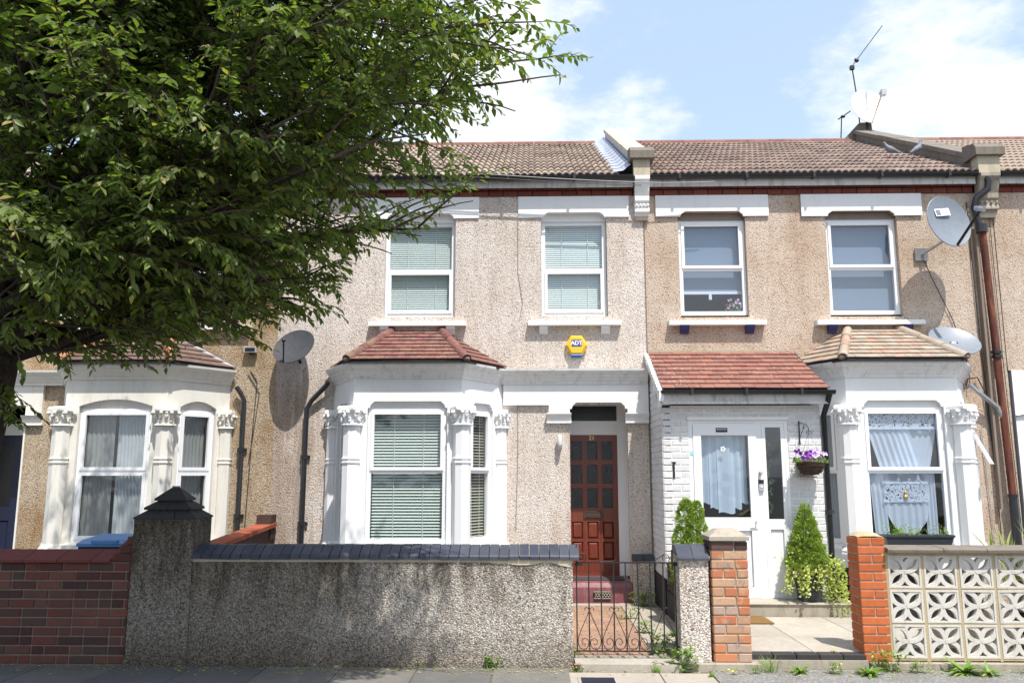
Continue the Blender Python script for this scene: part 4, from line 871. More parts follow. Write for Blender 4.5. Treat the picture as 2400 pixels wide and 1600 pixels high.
# pleated door curtain with a stepped hem
st=[(0,.16,1.42),(.14,.31,1.36),(.28,.52,1.30),(.50,.68,1.36),(.66,.80,1.44)]
t=thing('door_curtain','pale blue pleated curtain with stepped hem behind the porch door glass','curtain',(2.38,PY+.1,1.3))
wdt=(A1-.10)-(A0+.10)
for i,(a,b,z) in enumerate([(0,.20,1.40),(.17,.37,1.34),(.34,.70,1.285),(.67,.86,1.335),(.83,1.0,1.40)]):
    a,b=A0+.11+a*(wdt-.02),A0+.11+b*(wdt-.02); d=.06+.02*abs(i-2); s=.03 if i<2 else (-.03 if i>2 else 0)
    mb=MB(); n=6
    for k in range(n):
        p,q=a+(b-a)*k/n,a+(b-a)*(k+1)/n; dd=lambda x:d+.008*math.sin((x-a)/(b-a)*math.pi*2)
        mb.add([fp(p,z+.012*math.sin(k),dd(p)),fp(q,z+.012*math.sin(k+1),dd(q)),fp(q,2.25,dd(q)),fp(p,2.25,dd(p))],[(0,1,2,3)])
    mb.build('pleat','door_curtain',t)
# greenish reflection in the narrow side light, modelled as blobs behind the glass
mb=MB(); P_=[];
o=MB()
for k in range(26): o.blob((2.97+random.uniform(-.03,.05),PY+.2,1.3+k*.035),(.02,.012,.022),5,j=.4)
o=o.build('green_reflection','weed'); tag(o,'green reflection in the narrow glass beside the porch door, built as small blobs','reflection')
# small fittings round the porch door
t=thing('warning_plate','small black door plate with white beware wording over the porch glass','sign',(2.36,PY-.02,2.31))
mb=MB(); mb.box(2.29,2.435,PY-.016,PY-.0125,2.283,2.337); mb.build('plate','sign_black',t)
text('BEWARE of DOG',.0165,(2.3625,PY-.0175,2.316),'white_ink',t,ext=.0003,bold=.0005)
mb=MB(); mb.box(1.738,1.772,PY-.016,PY+.0,1.715,1.915); o=mb.build('letter_slot','sign_black',H2); mb=MB(); mb.box(1.725,1.785,PY-.018,PY,1.918,1.93); mb.box(1.764,1.772,PY-.0175,PY-.0165,1.715,1.88); mb.build('slot_trim','white_render',H2)
t=thing('door_camera','grey and black video doorbell between the porch door and side light','doorbell',(2.825,PY-.03,1.56))
mb=MB(); mb.box(2.795,2.856,PY-.028,PY-.0,1.56,1.645); mb.build('lower_body','silver_plastic',t); mb=MB(); mb.box(2.795,2.856,PY-.030,PY-.0,1.647,1.695); mb.build('lens_panel','sign_black',t); mb=MB(); mb.lathe([(.014,0),(.012,.006)],(0,0,0),12,fn=lambda x,y,z:(2.825+x,PY-.029-z,1.61+y)); mb.build('button','white_plastic',t)
mb=MB(); mb.box(2.808,2.838,PY-.05,PY-.0,1.76,1.80); mb.blob((2.823,PY-.055,1.775),(.014,.012,.014),8); o=mb.build('spy_camera','silver_plastic'); tag(o,'tiny round silver sensor above the video doorbell','sensor')
mb=MB(); mb.box(1.958,2.03,PY-.004,PY-.0005,2.0,2.05); mb.box(1.958,2.03,PY-.0045,PY-.004,2.0,2.02); o=mb.build('sticker','sticker_blue'); tag(o,'pale blue sticker on the white porch door frame','sticker')
mb=MB(); 
for k in range(5): a=k*2*math.pi/5; mb.blob((2.375+.022*math.cos(a),PY+.008,2.075+.022*math.sin(a)),(.013,.003,.013),6)
o=mb.build('flower_sticker','flower_white'); tag(o,'small white flower sticker on the porch door glass','sticker')
# porch step and forecourt
pfm=struct('forecourt_paving',(2.9,-2.4,.05))
def bigbox(name,mat,par,*a,kind=None):
    mb=MB(); mb.box(*a); return mb.build(name,mat,par)
t=thing('porch_step','worn concrete doorstep slab below the white porch door','step',(2.75,-1.2,.1))
mb=MB(); mb.box(1.99,3.78,-1.38,-1.0,.07,.255); mb.build('step_block','stone_cap',t); slab(1.98,3.79,-1.40,-1.0,'slab_pale',.268,t,'step_top',.014)
bigbox('paving_bed','mortar_dark',pfm,2.0,4.12,-3.38,-1.38,.02,.09)
for (a,b,c,e) in ((2.0,2.62,-3.28,-2.6),(2.62,3.35,-3.28,-2.6),(2.0,2.62,-2.6,-1.95),(2.62,3.35,-2.6,-1.95),(2.0,2.62,-1.95,-1.39),(2.62,3.35,-1.95,-1.39),(3.35,4.1,-3.12,-2.45),(3.35,4.1,-2.45,-1.8),(3.35,4.1,-1.8,-1.39)): slab(a,b,c,e,'slab_pale',.118,pfm)
for k in range(5): slab(2.0+k*.215,2.0+k*.215+.213,-3.42,-3.29,'brick_blue_dull',.112,pfm,'edging_brick')
mb=MB(); mb.box(2.0,3.08,-3.44,-3.30,-.02,.062); mb.build('edging_base','stone_cap',pfm)
mb=MB(); mb.box(2.32,2.66,-1.90,-1.42,.119,.135); o=mb.build('coir_mat','doormat'); tag(o,'brown coir doormat lying in front of the porch step','doormat')
eaves(H2,1.68,6.30)
main_roof(H2,1.70,6.32,'tile_roof_dark')
body(H2,1.60,6.56,'pebble_tan')
parapet(H2,6.31,6.62,'stone_dark','stone_dark',side='stone_cap',h=.19)
mb=MB(); mb.poly([(6.02,8.15),(6.40,8.56),(6.64,8.58),(6.66,8.1)],3.95,4.7,lambda a,b,d:(a,d,b)); mb.build('chimney_stub','stone_dark',H2)
# rusty soil pipe and its black swan neck
px=6.42
downpipe(H2,[(6.40,-.17,5.96),(6.44,-.17,5.84),(6.43,-.16,5.74),(6.28,-.13,5.62),(6.25,-.10,5.50),(px-.12,-.10,5.2),(px-.1,-.10,5.12)],.045,'black_plastic',name='swan_neck')
mb=MB(); mb.tube([(6.325,-.1,5.12),(6.33,-.1,5.24)],.075,10); mb.build('hopper','black_plastic',H2)
downpipe(H2,[(6.335,-.10,5.12),(6.41,-.10,1.45)],.048,'rusty_iron')
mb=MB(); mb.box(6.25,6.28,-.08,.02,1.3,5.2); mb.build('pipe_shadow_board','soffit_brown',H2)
mb=MB(); mb.tube([(6.41,-.1,1.5),(6.42,-.10,.05)],.055,10)
for z in (3.42,3.36,1.48): mb.tube([(6.375+(3.4-z)*.02,-.1,z-.02),(6.375+(3.4-z)*.02,-.1,z+.02)],.066,10)
mb.build('pipe_collar','black_plastic',H2)
mb=MB(); mb.tube([(5.95,-.12,2.98),(6.05,-.12,2.88),(6.32,-.1,2.66),(6.38,-.1,2.5)],.032,10); mb.build('waste_pipe','galvanised',H2)
# ================= the house behind the tree
H0=thing('terraced_house','ochre pebbledashed terraced house with cream arched bay behind the tree','house',(-6.0,0,0))
wall_mesh(H0,-8.85,-3.642,[(-5.28,-4.22,3.95,5.49),(-7.5,-6.56,3.95,5.49),(-6.6,-4.35,.6,2.95),(-8.0,-7.16,.0,2.72)],'pebble_ochre')
lintel(H0,-5.6,-3.92,5.42,5.735,-5.28,-4.22,'cream_paint'); lintel(H0,-7.85,-6.24,5.42,5.735,-7.5,-6.56,'cream_paint')
for a,b in ((-5.28,-4.22),(-7.5,-6.56)):
    head_board(H0,a,b,5.38,5.5,.07,'cream_paint'); room(F0,a-.3,b+.3,3.8,5.6,.12,1.4,H0); upper_window(H0,a+.004,b-.004,None); sill(H0,a-.2,b+.2,3.86,'cream_paint','cream_paint')
b0,fr0,ln0=bay(H0,-6.65,-6.19,-4.84,-4.28,'cream_paint','tile_brown','tile_terracotta',arched=True,cm='cream_paint',cornice_path=[(-9,-.05),(-6.66,-.05),(-6.65,0),(-6.19,-.75),(-4.84,-.75),(-4.28,0)],glassm='glass_left',lead=True)
room(F0,-6.6,-4.4,.5,3.0,.75,1.6,H0)
fa,fb,fc=fr0
curtain(fb,.24,.62,.93,2.6,.14,6,.010,'sheer_grey','grey net curtain gathered on the door side of the cream bay','net curtain')
curtain(fb,.66,1.12,.93,2.6,.15,10,.010,'sheer_white','white pleated net curtain in the front light of the cream bay','net curtain')
curtain(fc,.22,.66,.93,2.6,.14,8,.009,'sheer_grey','pale pleated net curtain in the narrow light of the cream bay','net curtain')
curtain(fa,.22,.66,.93,2.6,.16,6,.018,'sheer_grey','pale net curtain in the cream bay light nearest the navy door','net curtain')
mb=MB(); mb.box(-8.3,-6.93,-.05,.0,2.72,3.02); mb.box(-7.16,-6.93,-.05,.0,2.58,2.72); mb.box(-8.23,-8.0,-.05,.0,2.58,2.72); mb.build('door_band','cream_paint',H0)
mb=MB(); pr=[(0,2.44),(.06,2.44),(.06,2.46),(.045,2.47),(.05,2.52),(.09,2.56),(.10,2.58),(0,2.58)]
mb.poly([(-o,z) for o,z in pr],-7.20,-6.91,lambda p,z,d:(d,p,z)); mb.build('door_capital','cream_paint',H0)
mb=MB(); mb.box(-7.185,-7.16,-.012,.6,0,2.45); mb.box(-8.1,-7.16,.5,.6,2.33,2.5); mb.build('door_frame','cream_paint',H0)
mb=MB(); panel(mb,F0,-8.0,-7.18,.3,2.33,[(-7.9,-7.64,1.3,2.2),(-7.54,-7.28,1.3,2.2),(-7.9,-7.64,.45,1.1),(-7.54,-7.28,.45,1.1)],.58,0,0,.55); d0=mb.build('door','navy_door',H0)
for a in (-7.9,-7.54):
    mb=MB(); pane(mb,F0,a,a+.26,1.3,2.2,.573); mb.build('glass_pane','glass_dark',d0); bevpanel(F0,a,a+.26,.45,1.1,.58,.02,d0,'navy_door')
room(F0,-8.1,-7.1,.3,2.8,.6,1.6,H0)
mb=MB(); mb.add([(-7.16,0,0),(-7.16,.6,0),(-7.16,.6,2.75),(-7.16,0,2.75)],[(0,1,2,3)]); mb.add([(-8.0,0,2.74),(-7.16,0,2.74),(-7.16,.6,2.74),(-8.0,.6,2.74)],[(0,1,2,3)]); mb.add([(-8.0,0,0),(-8.0,.6,0),(-8.0,.6,2.75),(-8.0,0,2.75)],[(0,1,2,3)]); mb.build('alcove','cream_paint',H0)
downpipe(H0,[(-4.16,-.1,2.97),(-4.1,-.08,2.88),(-4.05,-.07,2.78),(-4.06,-.07,.3)],.034,'black_plastic',collars=((2.1,-4.06,-.07),(1.2,-4.06,-.07)))
eaves(H0,-8.85,-3.66); main_roof(H0,-8.85,-3.66,'tile_roof',as_parts=False); body(H0,-8.85,-3.66,'pebble_ochre')
# ================= end house, mostly out of frame
H3=thing('terraced_house','tan terraced house with white lower storey beyond the rusty drainpipe','house',(8.8,0,0))
mb=MB(); panel(mb,F0,6.562,11.4,3.18,5.74,[(7.75,8.7,3.95,5.49),(9.85,10.85,3.95,5.49)],.1); mb.build('wall','pebble_tan',H3)
lintel(H3,7.4,9.05,5.42,5.735,7.75,8.7); lintel(H3,9.5,11.2,5.42,5.735,9.85,10.85)
for a,b in ((7.75,8.7),(9.85,10.85)):
    head_board(H3,a,b,5.385,5.5,.075,'white_paint'); room(F0,a-.3,b+.3,3.8,5.6,.12,1.4,H3); upper_window(H3,a+.004,b-.004,None,g='glass_blue'); sill(H3,a-.2,b+.2,3.90)
mb=MB(); mb.box(6.60,11.4,-.012,.1,0,3.18); mb.build('lower_wall','white_paint',H3)
mb=MB(); mb.tube([(6.60,-.03,2.55),(6.9,-.05,2.62),(11.3,-.05,2.9)],.016,6); mb.build('wall_cable','galvanised',H3)
eaves(H3,6.64,11.4); main_roof(H3,6.66,11.4,'tile_roof',as_parts=False); body(H3,6.57,11.4,'pebble_tan')
# ================= front boundary
# rendered wall with its tall pillar
FW=thing('garden_wall','long low grey pebbledash wall with dark blue brick coping and tall capped pillar','garden wall',(-1.4,-3.4,0))
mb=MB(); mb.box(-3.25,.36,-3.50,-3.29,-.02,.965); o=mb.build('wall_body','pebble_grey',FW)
mb=MB(); mb.box(-3.26,.365,-3.503,-3.288,.94,.975); mb.build('mortar_bed','mortar_pale',FW)
x=-3.26; i=0
pr=[(-3.525,.965),(-3.525,.995),(-3.515,1.01),(-3.36,1.085),(-3.30,1.092),(-3.27,1.085),(-3.27,.965)]
while x<.36:
    w=.093; mb=MB(); mb.poly(pr,x+.003,x+w-.002,lambda a,b,d:(d,a,b)); o=mb.build('coping_brick','brick_blue',FW); o.location.z+=random.uniform(-.003,.003); o.location.y+=random.uniform(-.004,.004); o.rotation_euler=(random.uniform(-.01,.01),0,random.uniform(-.02,.02)); x+=.0945
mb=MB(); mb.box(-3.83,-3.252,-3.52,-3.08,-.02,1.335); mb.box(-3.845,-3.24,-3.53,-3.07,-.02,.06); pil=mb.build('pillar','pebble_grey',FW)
def cap_tier(par,cx,cy,z,w0,w1,d0,d1,h,n,lip=.03,mat='brick_blue_dull'):
    for side in range(4):
        for k in range(n if side in (0,2) else max(1,n-1) if n>1 else 1):
            m_=n if side in (0,2) else max(1,n-1) if n>1 else 1
            t0,t1=k/m_+.006,(k+1)/m_-.006
            def P(t,inn,zz):
                W,D=(w1,d1) if inn else (w0,d0)
                c=[(-W/2,-D/2),(W/2,-D/2),(W/2,D/2),(-W/2,D/2)]; a,b=c[side],c[(side+1)%4]
                return (cx+a[0]+(b[0]-a[0])*t,cy+a[1]+(b[1]-a[1])*t,zz)
            q=[P(t0,0,z),P(t1,0,z),P(t1,0,z+lip),P(t0,0,z+lip),P(t0,1,z+h),P(t1,1,z+h),P(t0,1,z),P(t1,1,z)]
            mb=MB(); mb.add(q,[(0,1,2,3),(3,2,5,4),(4,5,7,6),(6,7,1,0),(0,3,4,6),(1,7,5,2)]); mb.build('cap_brick',mat,par)
cx,cy=-3.54,-3.30
cap_tier(pil,cx,cy,1.335,.60,.40,.46,.28,.085,3,.015); cap_tier(pil,cx,cy,1.42,.46,.26,.34,.18,.085,2,.022); cap_tier(pil,cx,cy,1.505,.31,.075,.24,.02,.125,1,.022)
mb=MB(); mb.box(cx-.12,cx+.12,cy-.08,cy+.08,1.335,1.50); mb.box(cx-.035,cx+.035,cy-.012,cy+.012,1.6,1.645); mb.build('cap_core','mortar_dark',pil)
# repaired mortar edge near the gate
mb=MB(); pts=[(-.42,.965)]+[(-.42+i*.0255,(.938,.93,.932,.926,.93,.928,.932,.927,.925,.92,.917,.915,.917,.915,.918,.92,.924,.926,.932,.938,.943,.945,.944,.94,.93,.925,.915,.91,.905,.90,.90)[i]) for i in range(31)]+[(.362,.965)]; mb.poly([(a,b) for a,b in pts],-3.507,-3.49,lambda a,b,d:(a,d,b)); mb.build('mortar_repair','stone_pale',FW)
# dark red brick wall of the neighbour
BW=thing('garden_wall','dark red brick garden wall with red tile coping beside the grey pillar','garden wall',(-5,-3.4,0))
mb=MB(); mb.box(-6.6,-3.86,-3.485,-3.27,-.02,.93); mb.build('mortar_core','mortar_dark',BW)
lay(BW,Fr(0,-3.49),-6.2,-3.84,.0,.93,.23,.072,.014,'brick_dark_red',.05,-.003,proud=.006,mixed=True)
x=-6.2
while x<-4.06:
    b=min(x+.33,-4.04); mb=MB(); mb.poly([(-3.53,.93),(-3.53,.95),(-3.30,1.03),(-3.24,1.03),(-3.24,.93)],x+.003,b-.003,lambda p,q,d:(d,p,q)); mb.build('coping_tile','tile_coping_red',BW); x+=.33
# stepped ramp of bricks up to the pillar
mb=MB(); mb.poly([(-4.08,.93),(-3.95,1.10),(-3.86,1.18),(-3.835,1.18),(-3.835,.93)],-3.47,-3.26,lambda a,b,d:(a,d,b)); mb.build('ramp','brick_dark_red',BW)
for k,(a,z) in enumerate(((-4.02,.93),(-3.96,1.01),(-3.90,1.09))):
    inst('brick',get_brick(-3.84-a,.072,.05,'brick_dark_red'),BW,((a-3.84)/2,-3.49,z+.005))
# dividing wall with orange coping behind the pillar
DW=thing('dividing_wall','low dividing wall with sloping orange tile coping between the two front gardens','garden wall',(-3.6,-1.6,0))
mb=MB(); mb.poly([(-3.2,0),(-3.2,.86),(-.02,1.06),(-.02,0)],-3.72,-3.56,lambda p,q,d:(d,p,q)); mb.build('wall_body','brick_sooty',DW)
for k in range(8):
    y0=-3.15+k*.39; z0=.865+.20*(k*.39)/3.18; mb=MB(); mb.poly([(y0,z0),(y0,z0+.05),(y0+.38,z0+.075),(y0+.38,z0+.024)],-3.76,-3.52,lambda p,q,d:(d,p,q)); mb.build('coping_tile','tile_coping_orange',DW)
mb=MB(); mb.box(-3.74,-3.54,-.24,-.02,.9,1.22); mb.build('end_brick','brick_sooty',DW)
# gate post of the same render
GP=thing('gate_post','short pebbledashed gate post capped with two blue bricks','gate post',(1.48,-3.36,0))
mb=MB(); mb.box(1.355,1.625,-3.51,-3.20,.055,.965); mb.build('post_body','pebble_post',GP)
for k in range(2):
    mb=MB(); x=1.345+k*.147; mb.poly([(-3.54,.965),(-3.54,.985),(-3.50,1.0),(-3.36,1.085),(-3.20,1.09),(-3.18,1.07),(-3.18,.965)],x,x+.143,lambda p,q,d:(d,p,q)); mb.build('coping_brick','brick_blue',GP)
mb=MB(); mb.box(1.3435,1.6445,-3.5,-3.19,.97,1.0); mb.build('mortar_bed','mortar_pale',GP)
t=thing('concrete_footing','rough concrete footing under the gate post and mottled pier','footing',(1.6,-3.4,0)); mb=MB(); mb.box(1.33,2.06,-3.58,-3.17,-.02,.052); mb.build('footing_block','stone_cap',t)
t=thing('threshold','pale concrete threshold under the iron gate','threshold',(.86,-3.5,0)); mb=MB(); mb.box(.372,1.328,-3.64,-3.33,-.02,.06); mb.box(.372,1.34,-3.329,-3.292,-.02,.067); mb.build('threshold_block','slab_pale',t)
# mottled pier
MP=thing('brick_pier','mottled reclaimed brick pier with weathered stone cap','brick pier',(1.84,-3.33,0))
mb=MB(); mb.box(1.668,1.992,-3.485,-3.16,.0,1.17); mb.build('mortar_core','mortar_pale',MP)
zt=.055; ch=.0835
for r in range(13):
    z=zt+r*ch
    if r<12: mt='brick_mottled'
    else: mt='brick_sooty'
    cuts=[(1.66,1.765),(1.775,2.0)] if r%2 else [(1.66,1.87),(1.88,2.0)]
    if r in (5,7,9): cuts=[(1.66,1.765),(1.775,1.885),(1.895,2.0)]
    for a,b in cuts: inst('brick',get_brick(b-a,ch-.010,.05,mt),MP,((a+b)/2,-3.493-random.uniform(0,.006),z),(random.uniform(-.02,.02),random.uniform(-.012,.012),random.uniform(-.02,.02)))
    sc=[(3.16,3.27),(3.28,3.49)] if r%2 else [(3.16,3.38),(3.39,3.49)]
    for a,b in sc: inst('brick',get_brick(b-a,ch-.010,.05,mt),MP,(1.659-random.uniform(0,.004),-(a+b)/2,z),(0,0,-math.pi/2))
mb=MB(); X0,X1,Y0,Y1=1.642,2.015,-3.52,-3.13
mb.add([(x,y,z) for x,y,z in ((X0,Y0,1.145),(X1,Y0,1.145),(X1,Y1,1.145),(X0,Y1,1.145),(X0,Y0,1.18),(X1,Y0,1.18),(X1,Y1,1.18),(X0,Y1,1.18),(1.74,-3.40,1.245),(1.92,-3.40,1.245),(1.92,-3.26,1.245),(1.74,-3.26,1.245))],[(0,1,5,4),(1,2,6,5),(2,3,7,6),(3,0,4,7),(4,5,9,8),(5,6,10,9),(6,7,11,10),(7,4,8,11),(8,9,10,11)]); mb.build('cap_stone','stone_cap',MP)
# party wall beside the path
PWL=thing('dividing_wall','sooty brick side wall with black painted foot running from the porch to the gate post','garden wall',(1.72,-2.1,0))
mb=MB(); mb.box(1.638,1.79,-3.19,-1.03,0,.66); mb.build('mortar_core','mortar_dark',PWL)
lay(PWL,Fr(1.632,-1.05,-math.pi/2),0,2.12,.38,.66,.215,.066,.010,'brick_sooty',.05,-.004)
mb=MB(); mb.box(1.616,1.636,-3.17,-1.03,.0,.375); mb.build('black_plinth','bitumen',PWL)
k=-3.18
while k<-1.1: mb=MB(); mb.box(1.62,1.81,k,k+.10,.662,.70); mb.build('coping_brick','brick_sooty',PWL); k+=.108
# orange pier and pierced block wall
OP=thing('brick_pier','neat bright orange brick pier with domed mortar cap','brick pier',(3.19,-3.27,0))
mb=MB(); mb.box(3.068,3.308,-3.392,-3.132,.03,1.165); mb.build('mortar_core','mortar_pale',OP)
ch=.0805
for r in range(14):
    z=.05+r*ch
    cuts=[(3.06,3.186),(3.194,3.316)] if r%2 else [(3.06,3.316)]
    for a,b in cuts: inst('brick',get_brick(b-a,ch-.011,.05,'brick_orange'),OP,((a+b)/2,-3.40,z),(0,random.uniform(-.006,.006),random.uniform(-.008,.008)))
    sc=[(3.124,3.39)] if r%2 else [(3.124,3.25),(3.26,3.39)]
    for a,b in sc: inst('brick',get_brick(b-a,ch-.011,.05,'brick_orange'),OP,(3.06,-(a+b)/2,z),(0,0,-math.pi/2))
mb=MB(); vs=[]
n=9
for i in range(n):
    for j in range(n):
        a,b=i/(n-1)*2-1,j/(n-1)*2-1; h=.055*(1-a*a*.9)**.6*(1-b*b*.9)**.6; vs.append((3.188+a*.122,-3.262+b*.132,1.165+h+random.uniform(0,.003)))
mb.add(vs,[(i*n+j,(i+1)*n+j,(i+1)*n+j+1,i*n+j+1) for i in range(n-1) for j in range(n-1)]); mb.build('mortar_cap','mortar_ochre',OP,smooth=True)
SW=thing('screen_wall','white pierced concrete block wall with flat stone coping','garden wall',(4.6,-3.35,0))
def screen_block():
    S=.148; dp=.062; mb=MB(); w=.018
    def ring(a,b,c,e): mb.box(a,b,0,dp,c,e)
    ring(-S,S,-S,-S+w); ring(-S,S,S-w,S); ring(-S,-S+w,-S+w,S-w); ring(S-w,S,-S+w,S-w)
    I=S-w*.5
    for q in range(4):
        a=math.pi/4+q*math.pi/2; e=Vector((math.cos(a),math.sin(a)))*I*1.38; nrm=Vector((-math.sin(a),math.cos(a)))
        for sgn in (-1,1):
            pts=[]
            for i in range(9):
                t=i/8; c=e*t+nrm*sgn*math.sin(math.pi*t)**.85*.047; pts.append(c)
            inner=[];outer=[]
            for i,c in enumerate(pts):
                tt=(pts[min(i+1,8)]-pts[max(i-1,0)]).normalized(); nn=Vector((-tt.y,tt.x)); wv=.0165+.003*math.sin(math.pi*i/8); inner.append(c-nn*wv); outer.append(c+nn*wv)
            cl=lambda v:(max(-I,min(I,v.x)),max(-I,min(I,v.y)))
            for i in range(8):
                A,B,C_,D_=cl(inner[i]),cl(inner[i+1]),cl(outer[i+1]),cl(outer[i]); y0=.004+.0008*(q*2+(sgn>0)); y1=dp-.006-.0008*(q*2+(sgn>0))
                vs=[(A[0],y0,A[1]),(B[0],y0,B[1]),(C_[0],y0,C_[1]),(D_[0],y0,D_[1]),(A[0],y1,A[1]),(B[0],y1,B[1]),(C_[0],y1,C_[1]),(D_[0],y1,D_[1])]
                mb.add(vs,[(0,1,2,3),(7,6,5,4),(0,4,5,1),(2,6,7,3)])
    return mb.mesh('screen_block',['block_white'])
sbm=screen_block()
for r in range(3):
    for c in range(10): inst('screen_block',sbm,SW,(3.485+c*.332,-3.40,.228+r*.313),(random.uniform(-.01,.01),random.uniform(-.012,.012),random.uniform(-.01,.01)),(1.03,1,1.0))
mb=MB()
for c in range(11):
    x=3.485-.166+c*.332; w=.011 if c else .022; 
    if c==1: w=.018
    mb.box(x-w-(.02 if c==0 else 0),x+w,-3.397,-3.32,.05,1.03)
for z,h in ((.228-.1565,.012),(.228+.1565,.012),(.228+.4695,.014),(.228+.7825,.022)): mb.box(3.3,6.62,-3.396,-3.322,z-h,z+h)
mb.build('mortar_joint','mortar_ochre',SW)
x=3.31
while x<6.6:
    L=random.choice((.40,.52,.47)); mb=MB(); mb.poly([(-3.47,1.035),(-3.475,1.06),(-3.46,1.075),(-3.20,1.085),(-3.19,1.035)],x+.003,x+L-.003,lambda p,q,d:(d,p,q)); o=mb.build('coping_stone','stone_dark',SW); o.rotation_euler=(0,random.uniform(-.012,.008),random.uniform(-.01,.01)); x+=L
mb=MB(); mb.box(3.10,6.62,-3.475,-3.25,-.02,.045); mb.build('foundation','stone_cap',SW)
# ================= iron gate
G=thing('iron_gate','thin black wrought iron garden gate with scrolls along the bottom','gate',(.86,-3.40,.1))
gy=-3.40; gx0=.40; sp=.1165; zb,zt=.135,.925
bm_=MB(); bm_.box(-.006,.006,-.006,.006,0,zt-zb); bmesh_=bm_.mesh('bar',['iron'])
for i in range(9): inst('bar',bmesh_,G,(gx0+i*sp,gy,zb),(0,random.uniform(-.006,.006),0),(1,1,1.0))
mb=MB(); mb.box(gx0-.006,gx0+8*sp+.04,gy-.0075,gy+.0075,zt,zt+.012); mb.build('top_rail','iron',G)
mb=MB(); mb.box(gx0-.01,gx0+8*sp+.02,gy-.0075,gy+.0075,zb-.012,zb-.001); mb.build('bottom_rail','iron',G)
def spiral(cx,cz,r0,r1,a0,turn,n=18): return [(cx+(r0+(r1-r0)*i/n)*math.cos(a0+turn*i/n),gy,cz+(r0+(r1-r0)*i/n)*math.sin(a0+turn*i/n)) for i in range(n+1)]
for i in (1,3,5,7):
    bx=gx0+i*sp
    for s in (-1,1):
        mb=MB()
        # small curl at the neck, straight leg out, belly and big curl in again
        c=spiral(bx+s*.030,.500,.008,.026,math.pi*(.5 if s>0 else .5)-s*2.6,s*4.2)
        leg=[(bx+s*.006,gy,.480),(bx+s*.03,gy,.42),(bx+s*.075,gy,.325),(bx+s*.101,gy,.262)]
        belly=[(bx+s*.107,gy,.225),(bx+s*.104,gy,.185),(bx+s*.088,gy,.155),(bx+s*.06,gy,.141),(bx+s*.03,gy,.148),(bx+s*.012,gy,.175),(bx+s*.008,gy,.205),(bx+s*.018,gy,.232),(bx+s*.043,gy,.243),(bx+s*.066,gy,.232),(bx+s*.074,gy,.208),(bx+s*.064,gy,.188),(bx+s*.046,gy,.185),(bx+s*.038,gy,.197)]
        mb.tube(leg+belly,.0038,5); mb.tube(c,.0036,5); mb.build('scroll','iron',G)
mb=MB(); mb.tube(spiral(.455,.985,.042,.014,-math.pi/2,7.5,24),.004,5); mb.tube([(.40,gy,.93),(.402,gy,1.10)],.004,5); mb.box(.385,.46,gy-.03,gy+.0,.905,.925); mb.build('latch_scroll','iron',G)
mb=MB(); mb.tube([(1.10,gy,.935),(1.15,gy,.95),(1.20,gy,.99),(1.235,gy,1.01),(1.27,gy,1.0),(1.285,gy,.97),(1.275,gy,.94)],.004,5); mb.tube([(1.235,gy,1.01),(1.215,gy,.985),(1.225,gy,.95)],.004,5); mb.tube([(.62,gy,.937),(.75,gy,.945),(.785,gy,.96),(.78,gy,.98)],.0035,5); mb.build('top_scroll','iron',G)
mb=MB(); mb.box(1.30,1.315,gy-.01,gy+.01,.86,1.05); mb.box(1.31,1.36,gy-.006,gy+.006,.90,.925); mb.box(1.31,1.36,gy-.006,gy+.006,.15,.175); mb.build('hinge','iron',G)
# ================= dishes, alarm, lamp and other fittings
def dish(name,label,c,n,rx,ry,dp,mat,spin=0.,arm=None,mount=None,lnbm='galvanised',group=None):
    t=thing(name,label,'satellite dish',c,group); n=Vector(n).normalized(); s=Vector((0,0,1)).cross(n).normalized(); u=n.cross(s); c=Vector(c)
    if spin: q=Matrix.Rotation(spin,3,n); s,u=q@s,q@u
    mb=MB(); N=36; vs=[]; rs=(0.001,.25,.5,.75,.93,1.0)
    for side,th in ((0,0.),(1,-.012)):
        for r in rs:
            for k in range(N): a=2*math.pi*k/N; vs.append(c+s*rx*r*math.cos(a)+u*ry*r*math.sin(a)+n*(dp*(r*r-1)+th))
    m=len(rs)*N; fs=[(i*N+k,i*N+(k+1)%N,(i+1)*N+(k+1)%N,(i+1)*N+k) for i in range(len(rs)-1) for k in range(N)]+[(m+i*N+k,m+(i+1)*N+k,m+(i+1)*N+(k+1)%N,m+i*N+(k+1)%N) for i in range(len(rs)-1) for k in range(N)]+[((len(rs)-1)*N+k,(len(rs)-1)*N+(k+1)%N,m+(len(rs)-1)*N+(k+1)%N,m+(len(rs)-1)*N+k) for k in range(N)]
    mb.add(vs,fs); mb.build('reflector',mat,t,angle=40)
    mb=MB(); mb.tube([c+s*rx*1.005*math.cos(2*math.pi*k/N)+u*ry*1.005*math.sin(2*math.pi*k/N)-n*.006 for k in range(N+1)],.007,6); mb.build('rim',mat,t)
    return t,c,n,s,u
t,c,n,s,u=dish('satellite_dish','large grey wall dish with white sticker, mounted high beside the rusty drainpipe',(5.68,-.50,5.17),(.24,-.93,.16),.33,.37,.06,'dish_grey',spin=.15)
mb=MB(); a=c-u*.36+n*.0; b=c-u*.06+n*.44+s*.10; mb.tube([a-n*.02,b],.019,8); mb.build('feed_arm','iron',t)
mb=MB(); mb.tube([b-u*.02+n*.05,b+u*.02-n*.03],.035,10); mb.tube([b+u*.02+n*.0,b+u*.055-n*.07],.03,10); mb.build('receiver','galvanised',t)
mb=MB(); w0=Vector((5.50,-.01,4.83)); mb.tube([w0,w0+Vector((.10,-.22,.06)),c-n*.10-u*.20,c-n*.07-u*.05],.020,8); mb.build('mount_arm','galvanised',t)
mb=MB(); mb.box(5.41,5.59,-.03,-.0,4.74,4.92); mb.build('wall_plate','galvanised',t)
mb=MB()
sg=c+u*.13-s*.02
P_=lambda a,b,h=0.:c+u*.15-s*.03+s*a+u*b+n*(h-.040)
